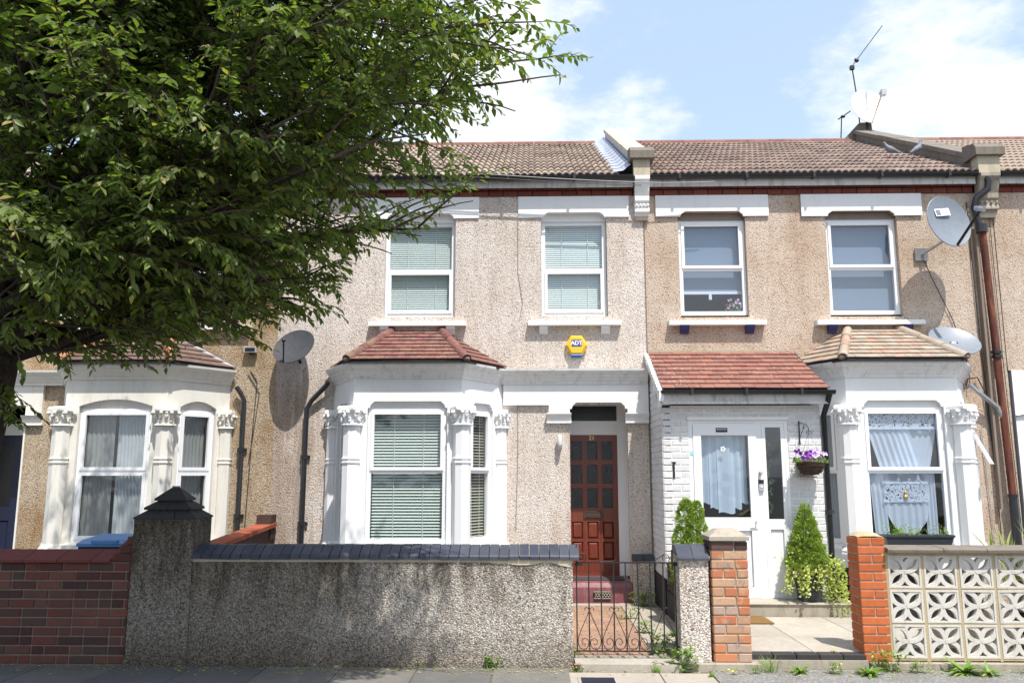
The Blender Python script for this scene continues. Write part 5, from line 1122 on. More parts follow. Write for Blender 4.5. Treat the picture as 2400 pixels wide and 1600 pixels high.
mb.add([P_(-.12,-.055,.014),P_(.12,-.055,.014),P_(.12,.055,.014),P_(-.12,.055,.014)],[(0,1,2,3)]); mb.build('sticker','white_plastic',t)
mb=MB(); mb.add([P_(-.105,-.04,.017),P_(-.035,-.04,.017),P_(-.035,.04,.017),P_(-.105,.04,.017)],[(0,1,2,3)]); mb.build('sticker_emblem','dish_grey',t)
mb=MB(); mb.add([P_(-.015,-.008,.017),P_(.10,-.008,.017),P_(.10,.004,.017),P_(-.015,.004,.017)],[(0,1,2,3)]); mb.build('sticker_wording','silver_plastic',t)
t,c,n,s,u=dish('satellite_dish','small grey dish tucked low behind the bay roof near the rusty drainpipe',(5.72,-.30,3.56),(.05,-.72,.72),.33,.31,.05,'dish_grey')
mb=MB(); mb.tube([c-n*.05,(5.75,-.0,3.4)],.02,8); mb.build('mount_arm','galvanised',t)
mb=MB(); 
for q in (-.05,.05): mb.tube([c+s*q-n*.046,c+s*q-n*.040],.010,8)
mb.build('bolt','iron',t)
t,c,n,s,u=dish('satellite_dish','dark mesh satellite dish on the wall beside the tree, above the black downpipe',(-3.33,-.26,3.52),(-.22,-.80,.50),.30,.29,.05,'dish_dark',spin=-.2)
mb=MB(); mb.tube([c-n*.05,(-3.30,-.0,3.32)],.02,8); mb.tube([c-u*.29,c-u*.08+n*.22],.012,6); mb.blob(c-u*.08+n*.22,.03,8); mb.build('mount_arm','iron',t)
t,c,n,s,u=dish('satellite_dish','white satellite dish standing on the ridge against the sky',(6.58,3.85,8.86),(.18,-.95,.16),.37,.37,.07,'dish_white')
mb=MB(); a=c-u*.36; b=c+n*.42+u*.02+s*.02; mb.tube([a,b],.012,8); mb.build('feed_arm','brass',t)
mb=MB(); mb.tube([b-n*.05,b+n*.04],.045,10); mb.box(b.x-.03,b.x+.06,b.y-.05,b.y+.05,b.z-.06,b.z+.05); mb.build('receiver','silver_plastic',t)
mb=MB(); mb.tube([c-n*.08,c-n*.12-Vector((0,0,.45))],.02,8); mb.build('mount_arm','iron',t)
mb=MB(); mb.add([c+u*q*.34+s*w+n*(-.068+.07*q*q+.003) for q in (-1,-.5,0,.5,1) for w in (-.006,.006)],[(0,2,3,1),(2,4,5,3),(4,6,7,5),(6,8,9,7)]); mb.build('seam','silver_plastic',t)
# aerials
t=thing('tv_aerial','tall thin aerial leaning over the white roof dish','aerial',(6.42,4.4,8.2)); Y=4.0
mb=MB(); mb.tube([(6.45,Y,8.2),(6.41,Y,9.2),(6.36,Y,9.75)],.012,6); mb.build('mast','iron',t)
mb=MB(); mb.tube([(6.32,Y-.02,9.72),(7.03,Y+.02,10.65)],.009,6); mb.box(6.32,6.40,Y-.03,Y+.03,9.70,9.78)
for k in range(9): q=k/9; p=Vector((6.42+.58*q,Y,9.85+.76*q)); mb.tube([p+Vector((0,-.09,0)),p+Vector((0,.09,0))],.004,4)
mb.blob((6.46,Y,9.90),(.05,.04,.05),6); mb.build('boom','iron',t)
t=thing('tv_aerial','short thin aerial on the ridge below the white roof dish','aerial',(6.05,4,8.2))
mb=MB(); mb.tube([(6.04,Y,8.15),(6.09,Y,8.70)],.011,6); mb.tube([(6.02,Y,8.66),(6.27,Y,8.83)],.012,6); mb.blob((6.12,Y,8.72),(.05,.04,.03),6); mb.build('mast','iron',t)
# alarm
AB=thing('alarm_box','yellow six sided burglar alarm box under the upstairs sill','alarm',(.60,-.05,3.52))
hx=lambda r,z0=0: [(.604+r*math.cos(math.pi/3*k),3.545+r*math.sin(math.pi/3*k)*1.02) for k in range(6)]
mb=MB(); A=hx(.155); B=hx(.125); vs=[(x,-.001,z) for x,z in A]+[(x,-.055,z) for x,z in A]+[(x,-.085,z) for x,z in B]; mb.add(vs,[(k,(k+1)%6,6+(k+1)%6,6+k) for k in range(6)]+[(6+k,6+(k+1)%6,12+(k+1)%6,12+k) for k in range(6)]+[tuple(range(12,18))]); mb.build('case','yellow_plastic',AB)
mb=MB()
for z in (3.46,3.48,3.50):
    for s_ in (-1,1): mb.box(.604+s_*.118-.022,.604+s_*.118+.022,-.060,-.056,z,z+.006)
mb.build('louvre','yellow_plastic',AB)
mb=MB(); mb.add([(x,y,z) for y,z,w in ((-.03,3.415,.088),(-.088,3.415,.078),(-.098,3.40,.072),(-.085,3.378,.066),(-.03,3.372,.066)) for x in (.604-w,.604+w)],[(0,1,3,2),(2,3,5,4),(4,5,7,6),(6,7,9,8),(0,2,4,6,8),(1,9,7,5,3)]); mb.build('strobe','blue_plastic',AB)
mb=MB(); mb.box(.535,.675,-.0875,-.0855,3.525,3.62); mb.build('logo_panel','logo_blue',AB)
text('ADT',.078,(.605,-.089,3.572),'white_ink',AB,ext=.0005,bold=.0025,name='lettering')
# lamp
t=thing('wall_lamp','small white and grey bulkhead lamp on the wall beside the red door','wall lamp',(.36,-.06,2.1))
mb=MB(); mb.lathe([(.028,0),(.032,.01),(.032,.12),(.028,.135)],(.357,-.075,2.165),14); mb.build('diffuser','white_plastic',t,angle=40)
mb=MB(); mb.lathe([(.014,0),(.022,.01),(.026,.03),(.034,.04),(.034,.085)],(.357,-.075,2.08),14); mb.box(.335,.38,-.06,-.0,2.09,2.16); mb.build('lamp_base','silver_plastic',t,angle=40)
t=thing('floodlight','small dark box light on ochre wall above the black bay downpipe','light',(-4.0,-.05,3.5)); mb=MB(); mb.box(-4.09,-3.91,-.09,-.03,3.46,3.545); mb.build('case','silver_plastic',t); mb=MB(); mb.box(-4.07,-3.93,-.096,-.0905,3.475,3.525); mb.box(-4.03,-3.97,-.03,0,3.44,3.5); mb.build('lens','sign_black',t)
# cables
def cable(label,pts,r=.005,mat='cable_black',sag=0):
    mb=MB(); P=[]
    for a,b in zip(pts,pts[1:]):
        a,b=Vector(a),Vector(b)
        for k in range(8): q=k/8; P.append(a.lerp(b,q)-Vector((0,0,sag*4*q*(1-q))))
    P.append(Vector(pts[-1])); mb.tube(P,r,5); o=mb.build('cable',mat); tag(o,label,'cable')
cable('thin black cable from the big dish down the tan wall to the bay',[(5.50,-.02,4.83),(5.62,-.012,4.5),(5.86,-.012,3.9),(6.02,-.012,3.3),(6.0,-.05,2.95)],.006)
cable('black cable running close beside the rusty drainpipe on its inner side',[(6.20,-.01,5.6),(6.205,-.015,4.2),(6.23,-.012,3.0),(6.26,-.012,1.6),(6.25,-.012,.3)],.007)
cable('looped black cable from bay cornice back to the rusty drainpipe',[(5.92,-.1,2.95),(5.98,-.05,3.06),(6.12,-.03,3.08),(6.2,-.02,2.9),(6.24,-.02,2.2),(6.27,-.02,1.9)],.008)
cable('black cable on the far outer side of the rusty drainpipe',[(6.62,-.02,5.9),(6.50,-.012,5.3),(6.50,-.012,3.4),(6.53,-.016,1.0)],.005)
cable('pale thin cable hanging beside the drainpipe foot',[(6.12,-.012,2.4),(6.14,-.012,1.6),(6.17,-.012,.6)],.006,'cable_white')
cable('two tone telephone wire slung along the black gutter out of the tree',[(-3.5,-.27,6.22),(-.5,-.25,5.985),(1.55,-.232,5.86),(2.6,-.21,5.87)],.006,'cable_white',.01)
cable('dark telephone wire under the pale one along the gutter',[(-3.5,-.26,6.14),(-.4,-.24,5.93),(1.55,-.22,5.82)],.006,'cable_black',.01)
cable('thin brown cable down the pink pebbledash between the upstairs windows',[(-.22,-.008,5.4),(-.215,-.008,4.6),(-.17,-.008,4.3),(-.15,-.008,4.15),(-.20,-.008,3.9)],.0035,'soffit_brown')
cable('thin rusty cable down the wall beside the white bay column',[(-.22,-.01,3.0),(-.22,-.008,2.0),(-.25,-.008,1.0)],.0035,'soffit_brown')
cable('white cable hanging down the wall below the dark dish',[(-3.24,-.01,3.25),(-3.27,-.01,2.2),(-3.30,-.01,.8)],.004,'cable_white')
cable('tangled black cable down the ochre wall beside the black downpipe',[(-4.0,-.01,3.2),(-3.9,-.012,3.05),(-3.93,-.012,2.4),(-3.96,-.012,1.5),(-3.98,-.012,.9)],.006)
cable('second black cable looping down the ochre wall by the downpipe',[(-4.03,-.01,3.15),(-3.86,-.015,2.9),(-3.9,-.012,2.5),(-3.97,-.012,1.9)],.005)
# wheelie bin behind the brick wall
t=thing('wheelie_bin','dark wheelie bin with pale blue lid behind the brick wall','bin',(-4.35,-2.7,.06))
mb=MB(); mb.add([(x,y,z) for z,w,d in ((.06,.20,.22),(1.0,.26,.30)) for x,y in ((-4.35-w,-2.7-d),(-4.35+w,-2.7-d),(-4.35+w,-2.7+d),(-4.35-w,-2.7+d))],[(0,1,5,4),(1,2,6,5),(2,3,7,6),(3,0,4,7),(0,3,2,1)]); mb.box(-4.63,-4.07,-3.02,-2.38,.99,1.035); mb.build('bin_body','bin_navy',t)
mb=MB(); mb.poly([(-3.04,1.036),(-3.04,1.065),(-2.9,1.10),(-2.5,1.13),(-2.36,1.10),(-2.36,1.036)],-4.64,-4.06,lambda p,q,d:(d,p,q)); mb.box(-4.48,-4.22,-3.06,-3.0,1.066,1.10); mb.build('lid','bin_lid',t)
# ================= plants
def rnd_dirs(n): v=rng.normal(size=(n,3)); return v/np.linalg.norm(v,axis=1,keepdims=True)
TV=np.array([[0,0,0],[.5,.16,.02],[1,0,0],[.5,-.16,.02]]); TF=[(0,3,2),(0,2,1)]
def conifer(label,c,h,r,n,twin=False,potc=None):
    t=thing('dwarf_conifer',label,'conifer',c); cx,cy,cz=c
    mb=MB(); mb.tube([(cx,cy,cz-.05),(cx,cy,cz+h*.9)],[.018,.004],6); mb.build('trunk','twig',t)
    tops=[(0,0,h,r)] if not twin else [(-.05,0,h,r*.8),(.075,.02,h*.97,r*.66)]
    P=[];Dd=[];S=[];T=[]
    # clumped shoots over the cone
    for k in range(n):
        ox,oy,hh,rr=tops[k%len(tops)]
        q=1-math.sqrt(random.random()) if not twin else random.random()**1.2; z=q*hh; a=random.uniform(0,2*math.pi)
        prof=(1-q)**.8*(.93+.07*math.sin(q*30+a*2)) if not twin else max(0,(1-q))**.55*(.88+.1*math.sin(q*22+a))
        rad=rr*prof*(1-.28*random.random()**2)+.008; x=ox*(0.4+.6*q if twin else 1)+rad*math.cos(a); y=oy+rad*math.sin(a)
        base=np.array([cx+x,cy+y,cz+z]); out=np.array([math.cos(a),math.sin(a),.75]); 
        for j in range(7):
            P.append(base+rng.normal(size=3)*.008); Dd.append(out+rng.normal(size=3)*.55); S.append(random.uniform(.018,.038)); T.append(min(1,max(0,random.gauss(.5,.16)+(.25 if j==0 else 0))))
    N=len(P); leaves('needle_shoots',np.array(P),np.array(Dd),np.array(S),rng.uniform(0,6,N),np.array(T),'conifer',t,kind='stuff',wid=1.4,lv=TV,lf=TF)
    return t
conifer('twin tipped bright green dwarf conifer beside the porch door',(1.80,-1.75,.55),.92,.31,2600,True)
t=thing('plant_pot','dark pot holding the twin tipped conifer behind the gate post','plant pot',(1.90,-1.78,.12)); mb=MB(); mb.lathe([(.13,0),(.18,.42),(.195,.43),(.195,.47),(.17,.47),(.165,.42)],(1.84,-1.76,.118),18); mb.build('pot','planter_grey',t,angle=40)
conifer('pointed green dwarf conifer growing out of the tall dark planter',(3.285,-1.20,.68),.74,.25,2400)
t=thing('tall_planter','tall square charcoal planter standing on the porch step','planter',(3.30,-1.2,.27))
mb=MB(); w0,w1=.105,.15; mb.add([(3.29+sx*w,-1.19+sy*w,z) for z,w in ((.27,w0),(.72,w1),(.75,w1+.01),(.75,w1-.02),(.70,w1-.03)) for sx,sy in ((-1,-1),(1,-1),(1,1),(-1,1))],[(k+4*q,(k+1)%4+4*q,(k+1)%4+4*(q+1),k+4*(q+1)) for q in range(4) for k in range(4)]+[(16,17,18,19)]); mb.build('pot','planter_grey',t)
# ivy: strands of small lobed leaves
IV=np.array([[0,0,0],[.35,0,.03],[1,0,0],[.35,.45,0],[.35,-.45,0],[.7,.22,.0],[.7,-.22,0]]); 
t=thing('trailing_ivy','variegated yellow green ivy spilling over the tall charcoal planter','ivy',(3.29,-1.3,.7))
P=[];Dd=[];S=[];T=[]; mb=MB()
for k in range(34):
    a=random.uniform(-math.pi*.98,.1) if k%4 else random.uniform(0,6.28); x,y,z=3.29+.15*math.cos(a),-1.20+.14*math.sin(a),.74
    L=random.choice((.12,.18,.25,.42,.5)); px_,py_,pz_=x,y,z; pts=[(x,y,z)]; out=random.uniform(.04,.16)
    for i in range(int(L/.012)):
        f=i/(L/.012); px_+=math.cos(a)*out*.05*(1-f)+random.gauss(0,.004); py_+=math.sin(a)*out*.06*(1-f)+random.gauss(0,.003); pz_-=.012*(.3+f) if i>2 else -.005
        if pz_<.29: break
        pts.append((px_,py_,pz_)); 
        for _ in range(2): P.append(np.array(pts[-1])+rng.normal(size=3)*.012); Dd.append(rng.normal(size=3)+np.array([math.cos(a)*.5,math.sin(a)*.8-.4,-.3])); S.append(random.uniform(.026,.044)); T.append(random.uniform(.25,1))
    if len(pts)>2: mb.tube(pts,.0018,4)
mb.build('stem','twig',t)
for k in range(260): P.append(np.array([3.29+random.gauss(0,.13),-1.28+random.gauss(0,.07),.76+random.gauss(0,.045)])); Dd.append(rng.normal(size=3)+np.array([0,-.6,.3])); S.append(random.uniform(.022,.038)); T.append(random.uniform(.3,1))
leaves('ivy_leaves',np.array(P),np.array(Dd),np.array(S),rng.uniform(0,6,len(P)),np.array(T),'ivy',t,lv=IV,lf=LF)
t=thing('green_shrub','yellow green bushy plant between the charcoal planter and the orange pier','shrub',(3.58,-1.35,.1))
P=[];Dd=[];S=[];T=[]
for k in range(900):
    q=random.random(); a=random.uniform(0,6.28); r_=.16*math.sqrt(random.random())*(1-.3*q); P.append([3.56+r_*math.cos(a),-1.30+r_*math.sin(a),.10+q*.66]); Dd.append([math.cos(a),math.sin(a)-.3,.3+random.gauss(0,.4)]); S.append(random.uniform(.025,.042)); T.append(random.uniform(.1,.85))
leaves('shrub_leaves',np.array(P),np.array(Dd),np.array(S),rng.uniform(0,6,len(P)),np.array(T),'ivy',t,lv=IV,lf=LF); mb=MB()
for k in range(7): mb.tube([(3.56,-1.30,.1),(3.56+random.uniform(-.1,.1),-1.30+random.uniform(-.1,.1),.6)],.004,4)
mb.build('stem','twig',t)
# hanging basket
HB=thing('hanging_basket','round brown wicker basket of purple petunias on the porch wall','hanging basket',(3.385,-1.18,1.76))
c=(3.385,-1.20,1.75); mb=MB(); prof=[(.03,0),(.09,.012),(.13,.05),(.155,.10),(.168,.145)]
mb.lathe(prof+[(.175,.15),(.175,.165),(.16,.165),(.15,.13)],c,22); 
for z_,r_ in prof[1:]+[(.12,.03),(.145,.075),(.163,.12)]: 
    z_,r_=r_,z_
    mb.tube([(c[0]+r_*1.02*math.cos(2*math.pi*k/26),c[1]+r_*1.02*math.sin(2*math.pi*k/26),c[2]+z_+.005*(k%2)) for k in range(27)],.007,5)
mb.build('basket','wicker',HB,angle=60)
mb=MB(); mb.lathe([(.15,0),(.14,.01)],(c[0],c[1],c[2]+.14),14); mb.build('soil_fill','soil',HB)
P=[];Dd=[];S=[];T=[]
for k in range(520): a=random.uniform(0,6.28); r_=.19*math.sqrt(random.random()); P.append([c[0]+r_*math.cos(a),c[1]+r_*math.sin(a),c[2]+.15+.11*random.random()*(1.2-r_/.19)]); Dd.append([math.cos(a)*.8,math.sin(a)*.8,.5+random.gauss(0,.4)]); S.append(random.uniform(.022,.04)); T.append(random.uniform(.1,.9))
leaves('petunia_leaves',np.array(P),np.array(Dd),np.array(S),rng.uniform(0,6,len(P)),np.array(T),'weed',HB)
def flower_mesh(mat,mc=None):
    mb=MB(); n=10; vs=[(0,0,-.012)]+[(.012*math.cos(2*math.pi*k/n),.012*math.sin(2*math.pi*k/n),.0) for k in range(n)]+[((.024+.004*(k%2))*math.cos(2*math.pi*k/n),(.024+.004*(k%2))*math.sin(2*math.pi*k/n),.006+.004*(k%2)) for k in range(n)]
    mb.add(vs,[(0,1+k,1+(k+1)%n) for k in range(n)]+[(1+k,1+n+k,1+n+(k+1)%n,1+(k+1)%n) for k in range(n)]); return mb.mesh('flower',[mat])
FM=[flower_mesh('purple_petal'),flower_mesh('lilac_petal')]
for k in range(44):
    a=random.uniform(-3.5,.4); r_=random.uniform(.06,.19); x=c[0]+r_*math.cos(a); z=c[2]+.20+random.uniform(-.04,.10)-.15*max(0,r_-.15); d=Vector((math.cos(a)*.8,math.sin(a)*.9-.5,.45+random.gauss(0,.3))).normalized()
    me=FM[0] if (x<c[0]-.02 or random.random()<.25) else FM[1]; o=inst('flower',me,HB,(x,c[1]+r_*math.sin(a),z),d.to_track_quat('Z','Y').to_euler(),(1,)*3)
mb=MB()
for a in (0,2.1,4.2): mb.tube([(c[0]+.165*math.cos(a),c[1]+.165*math.sin(a),c[2]+.16),(c[0],c[1],c[2]+.52)],.0022,4)
mb.build('chain','iron',HB)
t=thing('basket_bracket','curly black iron bracket holding the flower basket','bracket',(3.385,-1.03,2.3)); mb=MB(); bx=3.33; mb.box(bx-.006,bx+.006,-1.024,-1.012,2.13,2.42)
mb.tube([(bx,-1.018,2.40),(bx,-1.10,2.39),(bx+.03,-1.20,2.37),(bx+.05,-1.21,2.33),(bx+.055,-1.20,2.28)],.005,6); mb.tube([(bx,-1.018,2.20),(bx+.01,-1.08,2.27),(bx+.025,-1.14,2.36)],.004,5)
for k,(dx,dz) in enumerate(((.04,.06),(.07,.0),(.11,.0))):
    mb.tube([(bx+dx+.018*math.cos(q*.5),-1.10-k*.03,2.28+dz+.018*math.sin(q*.5)) for q in range(11)],.0035,5)
mb.build('iron_scroll','iron',t)
mb=MB(); mb.box(3.28,3.49,-1.10,-1.012,1.725,1.738); mb.tube([(3.30,-1.02,1.76),(3.32,-1.09,1.745),(3.36,-1.06,1.76)],.007,6); o=mb.build('basket_shelf','stone_cap'); tag(o,'small ledge and hook under the wicker basket','shelf')
# window box
WB=thing('window_box','long black trough of small green plants on the bay sill','window box',(4.68,-1.0,.86))
mb=MB(); fn=lambda a,b,d:(d,a,b); mb.add([(x,y,z) for z,w,d in ((.87,.37,.07),(1.0,.41,.09),(1.005,.425,.10),(1.03,.425,.10),(1.03,.40,.08),(.99,.39,.075)) for x,y in ((4.70-w,-.98-d),(4.70+w,-.98-d),(4.70+w,-.98+d),(4.70-w,-.98+d))],[(k+4*q,(k+1)%4+4*q,(k+1)%4+4*(q+1),k+4*(q+1)) for q in range(5) for k in range(4)]+[(20,21,22,23)]); mb.build('trough','planter_grey',WB)
P=[];Dd=[];S=[];T=[]
for k in range(34):
    x=4.70+random.uniform(-.38,.38); hgt=random.uniform(.05,.15)*(1.3 if abs(x-4.75)<.1 else 1)
    for i in range(14): f=i/13; P.append([x+random.gauss(0,.02),-1.0+random.gauss(0,.03),1.01+hgt*f]); Dd.append(rng.normal(size=3)+np.array([0,-.3,.4])); S.append(random.uniform(.018,.032)); T.append(random.uniform(.1,.85))
leaves('plant_leaves',np.array(P),np.array(Dd),np.array(S),rng.uniform(0,6,len(P)),np.array(T),'weed',WB)
# potted flowers behind the upstairs glass
t=thing('flower_arrangement','small bunch of white and lilac flowers inside an upstairs window','flowers',(2.88,.19,4.02))
P=[];Dd=[];S=[];T=[]
for k in range(160): a=random.uniform(0,6.28); r_=.13*random.random(); P.append([2.88+r_*math.cos(a),.16+.3*r_*math.sin(a),4.02+random.random()*.16]); Dd.append([math.cos(a),-.5,.8]); S.append(random.uniform(.02,.045)); T.append(random.uniform(0,.9))
leaves('flower_leaves',np.array(P),np.array(Dd),np.array(S),rng.uniform(0,6,len(P)),np.array(T),'weed',t)
fm3=flower_mesh('pink_petal'); fm4=flower_mesh('flower_white')
for k in range(16): inst('flower',random.choice((fm3,fm4,FM[1])),t,(2.88+random.uniform(-.10,.10),.135,4.10+random.uniform(0,.14)),(R(80),0,random.uniform(-.5,.5)),(.7,)*3)
# spiky plant behind the pierced wall
SP=thing('spiky_plant','clump of striped sword shaped leaves behind the pierced block wall','plant',(5.3,-2.6,.05))
mb=MB(); 
def blade(mb,b,d,L,w,bend):
    b=Vector(b); d=Vector(d).normalized(); s=d.cross(Vector((0,0,1))); s=s.normalized() if s.length>.05 else Vector((1,0,0)); pts=[]; n=6
    for i in range(n+1): f=i/n; pts.append((b+d*L*f-Vector((0,0,bend*L*f*f)),w*(1-f**2.2)*(.6+.8*f if f<.5 else 1)))
    vs=[]
    for p,ww in pts: vs+= [p-s*ww,p+Vector((0,0,-.15*ww)),p+s*ww]
    mb.add(vs,[(3*i+j,3*i+j+1,3*i+j+4,3*i+j+3) for i in range(n) for j in (0,1)])
bls=[]
for k in range(46):
    cx_=random.choice((4.82,4.95,5.1,5.25,5.4)); a=random.uniform(0,6.28); b_=MB(); blade(b_,(cx_+random.uniform(-.06,.06),-2.6+random.uniform(-.06,.06),.68),(math.cos(a)*random.uniform(.2,.9),math.sin(a)*.5-.1,1),random.uniform(.62,.88),.020,random.uniform(.02,.35))
    me_o=b_.build('sword_leaf','blade',SP); at=me_o.data.attributes.new('tint','FLOAT','POINT'); at.data.foreach_set('value',[random.uniform(.1,.95)]*len(b_.v))
mb=MB(); mb.blob((5.3,-2.6,.38),(.45,.15,.34),8); mb.build('base_clump','soil',SP)
# weeds at the foot of the walls
def weed(label,x,y,z,size,n,kind,mat='weed',flower=None,grp='weeds along the foot of the walls'):
    size*=1.35; n=int(n*1.3); t=thing('weed',label,'weed',(x,y,z),grp); mb=MB(); tint=[]
    for k in range(n):
        a=random.uniform(0,6.28); el=random.uniform(.2,1.3); L=size*random.uniform(.5,1.1)
        if kind=='grass': blade(mb,(x+random.gauss(0,size*.15),y+random.gauss(0,size*.08),z),(math.cos(a)*.5,math.sin(a)*.5,1),L,.0035,random.uniform(0,.5)); 
        elif kind=='dandelion': blade(mb,(x,y,z),(math.cos(a),math.sin(a),el),L,size*.085,random.uniform(.2,.6))
        else:
            bx_,by_=x+random.gauss(0,size*.3),y+random.gauss(0,size*.12)
            for i in range(5): blade(mb,(bx_,by_,z+random.random()*size*.7),(random.gauss(0,1),random.gauss(0,1)-.3,random.uniform(.1,1)),size*.22,size*.05,.2)
    o=mb.build('leaf_tuft',mat,t,kind='stuff'); nv=len(mb.v)//(21); at=o.data.attributes.new('tint','FLOAT','POINT'); at.data.foreach_set('value',np.repeat(rng.uniform(.0,.95,len(mb.v)//21+1),21)[:len(mb.v)].astype(np.float32))
    if flower:
        for k in range(flower[1]): mb=MB(); fx,fy,fz=x+random.gauss(0,size*.3),y-random.random()*size*.3,z+size*random.uniform(.4,.8); mb.blob((fx,fy,fz),(.011,.011,.007),7); mb.build('flower_head',flower[0],t)
    return t
weed('feathery green weed at the middle of the grey wall foot',-.40,-3.53,0,.10,26,'leafy')
weed('small tuft at the grey wall foot left of the feathery weed'.replace('left of','beyond'),-1.05,-3.53,0,.05,10,'leafy')
weed('tiny sprout in the pavement joint below the grey wall',-2.15,-3.54,0,.045,9,'leafy')
weed('dried brown weed with pink flowers at the end of the grey wall',.40,-3.66,0,.075,20,'leafy','weed',('pink_petal',5))
weed('grass tuft at the threshold in the slab joint',1.10,-3.67,0,.07,28,'grass')
weed('tall leafy weed at the foot of the pebbledashed gate post',1.36,-3.60,.0,.20,26,'leafy')
weed('bushy weed inside the gate beside the post',1.26,-3.22,.06,.20,30,'leafy')
weed('weed clump on the cement strip half way up the path',1.20,-2.2,.07,.14,24,'leafy')
weed('round leafed weed against the black wall foot',1.50,-2.3,.07,.12,14,'dandelion')
weed('yellowing weeds at the path corner below the pebbledash pier',1.42,-.35,.07,.18,26,'leafy')
weed('scrubby weed along the path edging',1.15,-1.3,.07,.13,18,'leafy')
weed('grass blades at the gate end of the grey wall',.40,-3.30,.06,.14,16,'grass')
weed('yellow flowered weed in front of the mottled pier',1.78,-3.72,0,.05,10,'leafy','weed',('yellow_petal',3))
weed('spiky weed growing from the slab edge below the mottled pier',1.56,-3.80,0,.07,12,'dandelion')
weed('dry trailing weed under the mottled pier footing',1.98,-3.68,0,.07,16,'leafy')
weed('tall grassy weed beside the mottled pier foot',2.12,-3.62,0,.14,36,'grass')
weed('broad dandelion clump in front of the forecourt edging',2.38,-3.64,0,.13,26,'dandelion')
weed('dandelion with yellow bloom on the forecourt edge',2.80,-3.33,.11,.06,8,'dandelion','weed',('yellow_petal',1))
weed('flowering weed between the two brick piers',2.70,-3.66,0,.10,20,'leafy','weed',('yellow_petal',2))
weed('large light green weed before the orange pier',2.98,-3.70,0,.15,34,'dandelion')
weed('straggly upright weed against the orange pier foot',3.20,-3.55,0,.18,26,'leafy')
weed('low weed mat under the first pierced block',3.45,-3.60,0,.10,24,'leafy')
weed('sprawling plantain under the second pierced block',3.86,-3.62,0,.20,34,'dandelion')
weed('dock leaves under the third pierced block',4.05,-3.66,0,.14,24,'dandelion')
weed('thin weed under the fourth pierced block',4.45,-3.60,0,.11,20,'leafy')
weed('bristly weed at the frame edge under the pierced wall',4.75,-3.62,0,.12,20,'grass')
# leaf litter
P=[];Dd=[];S=[]
for k in range(900):
    x=random.uniform(-5.5,5.2); y=-3.55-abs(random.gauss(0,.12)); P.append([x,y,.006]); Dd.append([math.cos(k),math.sin(k*1.7),.08]); S.append(random.uniform(.012,.042))
leaves('leaf_litter',np.array(P),np.array(Dd),np.array(S),rng.uniform(-.4,.4,len(P)),rng.uniform(.8,1,len(P)),'blade',None)
# pigeons
def pigeon(label,x,y,z,yaw,hs,up=0):
    t=thing('pigeon',label,'pigeon',(x,y,z)); mb=MB(); cs,sn=math.cos(yaw),math.sin(yaw)
    sec=[(-.17,.055,.006,.018),(-.12,.065,.012,.026),(-.07,.085,.036,.038),(-.01,.105,.055,.055),(.05,.12,.055,.06),(.085,.145,.042,.048),(.10,.175,.026,.028),(.112,.205,.021,.023),(.13,.215,.017,.017),(.145,.213,.007,.007),(.165,.207,.002,.003)]
    n=10; vs=[]
    for i,(fx,fz,w,h) in enumerate(sec):
        for k in range(n):
            a=2*math.pi*k/n; lx,ly,lz=fx*.8,w*math.cos(a),fz*hs+h*math.sin(a)+.02
            if 5<=i<=7: lx+=h*math.sin(a)*.4*-1
            vs.append((x+lx*cs-ly*sn,y+lx*sn+ly*cs,z+lz))
    mb.add(vs,[(i*n+k,i*n+(k+1)%n,(i+1)*n+(k+1)%n,(i+1)*n+k) for i in range(len(sec)-1) for k in range(n)]+[tuple(range(n))[::-1],tuple(range((len(sec)-1)*n,len(sec)*n))]); mb.build('body','feather_grey',t,smooth=True)
    mb=MB()
    for s_ in (-1,1):
        lx,ly=.02,s_*.02; mb.tube([(x+lx*cs-ly*sn,y+lx*sn+ly*cs,z),(x+lx*cs-ly*sn,y+lx*sn+ly*cs,z+.07)],.004,5)
    mb.build('legs','leg_pink',t)
pigeon('grey pigeon hunched on the tiles nearer the ridge dish',5.72,1.15,roof_z(1.15)+.05,2.9,1.15); pigeon('grey pigeon with raised head on the tiles near the parapet',6.02,.95,roof_z(.95)+.05,.3,1.45)
# ================= street tree
random.seed(23); rng=np.random.default_rng(5)
TR=thing('street_tree','big leafy street tree with dark bark standing on the pavement beside the brick wall','tree',(-4.42,-5.0,0))
tx,ty=-4.47,-5.0
def limb_pts(p,d,L,droop=.0,wob=.06,n=9):
    p=Vector(p); d=Vector(d).normalized(); out=[p.copy()]; st=L/n
    for i in range(n):
        d=(d+Vector((random.gauss(0,wob),random.gauss(0,wob),random.gauss(0,wob)-droop*(i/n)))).normalized(); p=p+d*st; out.append(p.copy())
    return out
def dirof(az,el): return Vector((math.cos(el)*math.cos(az),math.cos(el)*math.sin(az),math.sin(el)))
mb=MB(); tp=[(tx-.03,ty,-.05),(tx-.02,ty,.15),(tx-.03,ty,.6),(tx-.01,ty,1.3),(tx+.0,ty,2.0),(tx+.03,ty,2.6),(tx-.02,ty+.03,3.3),(tx-.06,ty,4.2),(tx,ty-.05,5.2),(tx+.1,ty,6.3),(tx+.08,ty,7.3)]
mb.tube(tp,[.30,.24,.22,.21,.21,.24,.19,.15,.11,.07,.03],18); mb.build('trunk','bark',TR,smooth=True)
def at_trunk(z):
    for a,b in zip(tp,tp[1:]):
        if a[2]<=z<=b[2]: return Vector(a).lerp(Vector(b),(z-a[2])/(b[2]-a[2]))
    return Vector(tp[-1])
prim=[]  # z0, azimuth deg, elevation deg, length, droop
